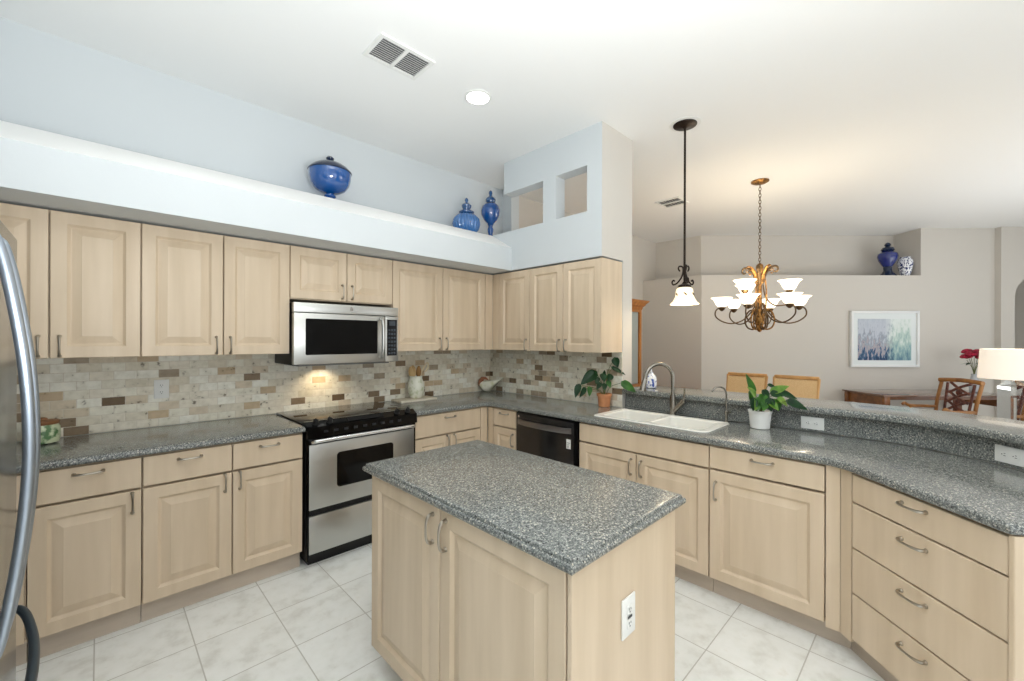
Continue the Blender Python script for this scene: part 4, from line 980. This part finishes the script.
# writing desk against the diagonal wall (local x: picture right, y: toward wall)
def dpos(lat, dep): return (CAM.x+right.x*lat+fwd.x*dep, CAM.y+right.y*lat+fwd.y*dep, 0)
dk = thing('writing_desk', 'brown wooden writing desk with polished top below the painting', 'desk', dpos(5.74, 5.87), YAW-PI/2)
MB().box(-.86, .90, -.37, .33, .725, .752, bev=.008).build('desktop', [DESKTOP], dk)
m = MB(); m.box(-.81, -.79, -.30, .28, .585, .7245); m.build('side_apron', DESKW, dk, smooth=False)
MB().box(.80, .82, -.30, .28, .585, .7245).build('side_apron', DESKW, dk, smooth=False)
MB().box(-.77, .77, .27, .29, .60, .7245).build('back_apron', DESKW, dk, smooth=False)
for sx in (-1, 1):
    for ya in (-.33, .28): MB().box(sx*.80-.04, sx*.80+.04, ya-.03, ya+.03, 0, .7245, bev=.006).build('leg', DESKW, dk)
MB().box(-.75, .75, -.325, -.31, .69, .7245).build('front_rail', DESKW, dk, smooth=False)
# armchair facing left
acx = dpos(5.20, 5.10)
ac = thing('wooden_armchair', 'brown wooden armchair with carved openwork back beside the desk', 'chair', acx, YAW-PI)
ac.scale = (.90, .90, 1.0)
for sx in (-1, 1):
    MB().tube([(sx*.24, -.22, 0), (sx*.25, -.22, .44)], [.018, .024], 10).build('leg', CHAIRW, ac)
    MB().tube(spline([(sx*.22, .26, 0), (sx*.235, .22, .22), (sx*.245, .20, .45), (sx*.25, .225, .70), (sx*.255, .30, .97)], 5), .021, 8).build('leg', CHAIRW, ac)
    MB().tube(spline([(sx*.25, .22, .635), (sx*.27, .06, .64), (sx*.285, -.12, .645), (sx*.285, -.20, .675), (sx*.28, -.235, .66)], 5), .019, 8).build('armrest', CHAIRW, ac)
    MB().tube(spline([(sx*.25, -.10, .44), (sx*.27, -.13, .55), (sx*.283, -.12, .632)], 4), .015, 8).build('arm_post', CHAIRW, ac)
MB().box(-.27, .27, -.25, .235, .42, .47, bev=.012).build('seat', CHAIRW, ac)
rail = spline([(-.275, .285, .975), (-.14, .300, .985), (0, .305, .990), (.14, .300, .985), (.275, .285, .975)], 5)
MB().tube(rail, .026, 10, squash=(1, 1)).build('top_rail', CHAIRW, ac)
m = MB()
def by(z): return .205+.095*((z-.45)/.52)**1.4
for a, c in (((-.15, .50), (-.17, .95)), ((.15, .50), (.17, .95)), ((-.155, .505), (.155, .505))):
    m.tube([(a[0], by(a[1]), a[1]), (c[0], by(c[1]), c[1])], .016, 8)
for k in range(4):
    for sg in (-1, 1):
        z0_, z1_ = .50+.11*k, .50+.11*k+.125
        m.tube(spline([(sg*-.13, by(z0_), z0_), (0, by((z0_+z1_)/2), (z0_+z1_)/2+.012*sg), (sg*.13, by(z1_), z1_)], 4), .016, 8)
for k in range(3): m.sphere((0, by(.60+.12*k), .60+.12*k), .040, (1, .5, 1), 12, 8)
m.build('carved_splat', CARVE, ac)
# vase of flowers on the desk
vl = dpos(6.53, 5.92)
fv = thing('flower_vase', 'crimson flowers in a slim vase on the desk, behind the lamp', 'flower vase', (vl[0], vl[1], .7525))
MB().lathe([(.045, 0), (.050, .006), (.055, .08), (.035, .20), (.028, .235), (.034, .25), (.028, .25), (.022, .23)], (0, 0, 0), 24).build('vase', mat('pale_grey_vase', C(196, 200, 204), .2), fv)
rng = random.Random(3)
for k in range(7):
    ang_ = 2*PI*k/7; rr_ = .075 if k else 0
    hx_, hy_, hz_ = rr_*math.cos(ang_), rr_*math.sin(ang_), .48+.04*math.sin(k*2.1)
    st = MB().tube(spline([(0, 0, .22), (hx_*.3, hy_*.3, .34), (hx_, hy_, hz_)], 4), .003, 6).build('stem', STEM, fv)
    m = MB()
    for j in range(12):
        a2 = 2*PI*j/12*2.4; el = .2+.1*j
        c_p = (hx_+.045*math.cos(a2)*math.cos(el), hy_+.045*math.sin(a2)*math.cos(el), hz_+.03+.040*math.sin(el))
        m.sphere(c_p, .030, (1, 1, .75), 8, 6)
    m.build('blossom', PETAL, st)
for k in range(6):
    a2 = 2*PI*k/6+.4
    leaf_mesh((.03*math.cos(a2), .03*math.sin(a2), .40), (math.cos(a2), math.sin(a2), .05), .11, .03, .3, (0, 0, 1), False).build('leaf', LEAF, fv, ang=80)
# lamp on a side table
lp = dpos(4.30, 3.60)
st = thing('side_table', 'small round dark side table under the glass lamp', 'table', lp)
MB().lathe([(.27, .57), (.28, .58), (.28, .595), (.27, .60)], (0, 0, 0), 36).build('tabletop', DESKW, st)
MB().lathe([(.20, 0), (.20, .02), (.05, .05), (.03, .10), (.035, .40), (.06, .56), (.06, .5695)], (0, 0, 0), 24).build('pedestal', DESKW, st)
lm = thing('table_lamp', 'table lamp with wide white drum shade on a clear glass block base', 'lamp', (lp[0], lp[1], .6005), YAW-PI/2)
MB().box(-.12, .12, -.07, .07, .0, .030, bev=.004).build('foot', CHROME, lm)
m = MB(); m.loft([[(-.075, -.05, .031), (.075, -.05, .031), (.075, .05, .031), (-.075, .05, .031)], [(-.075, -.05, .48), (.075, -.05, .48), (.075, .05, .48), (-.075, .05, .48)], [(-.03, -.02, .53), (.03, -.02, .53), (.03, .02, .53), (-.03, .02, .53)]])
m.build('glass_body', CRYSTAL, lm, smooth=False)
MB().tube([(0, 0, .531), (0, 0, .60)], .012, 12).build('neck', CHROME, lm)
s_ = MB(); pr_ = [(.205, .545), (.190, .800), (.187, .800), (.202, .545)]
rings = [[s_.vert((r*math.cos(2*PI*i/48), r*math.sin(2*PI*i/48), z)) for i in range(48)] for r, z in pr_]
for i in range(4): s_.bridge(rings[i], rings[(i+1) % 4])
s_.build('shade', LSHADE, lm)
point('table_lamp_bulb', (lp[0], lp[1], 1.27), 3, (1, .88, .72), .04)
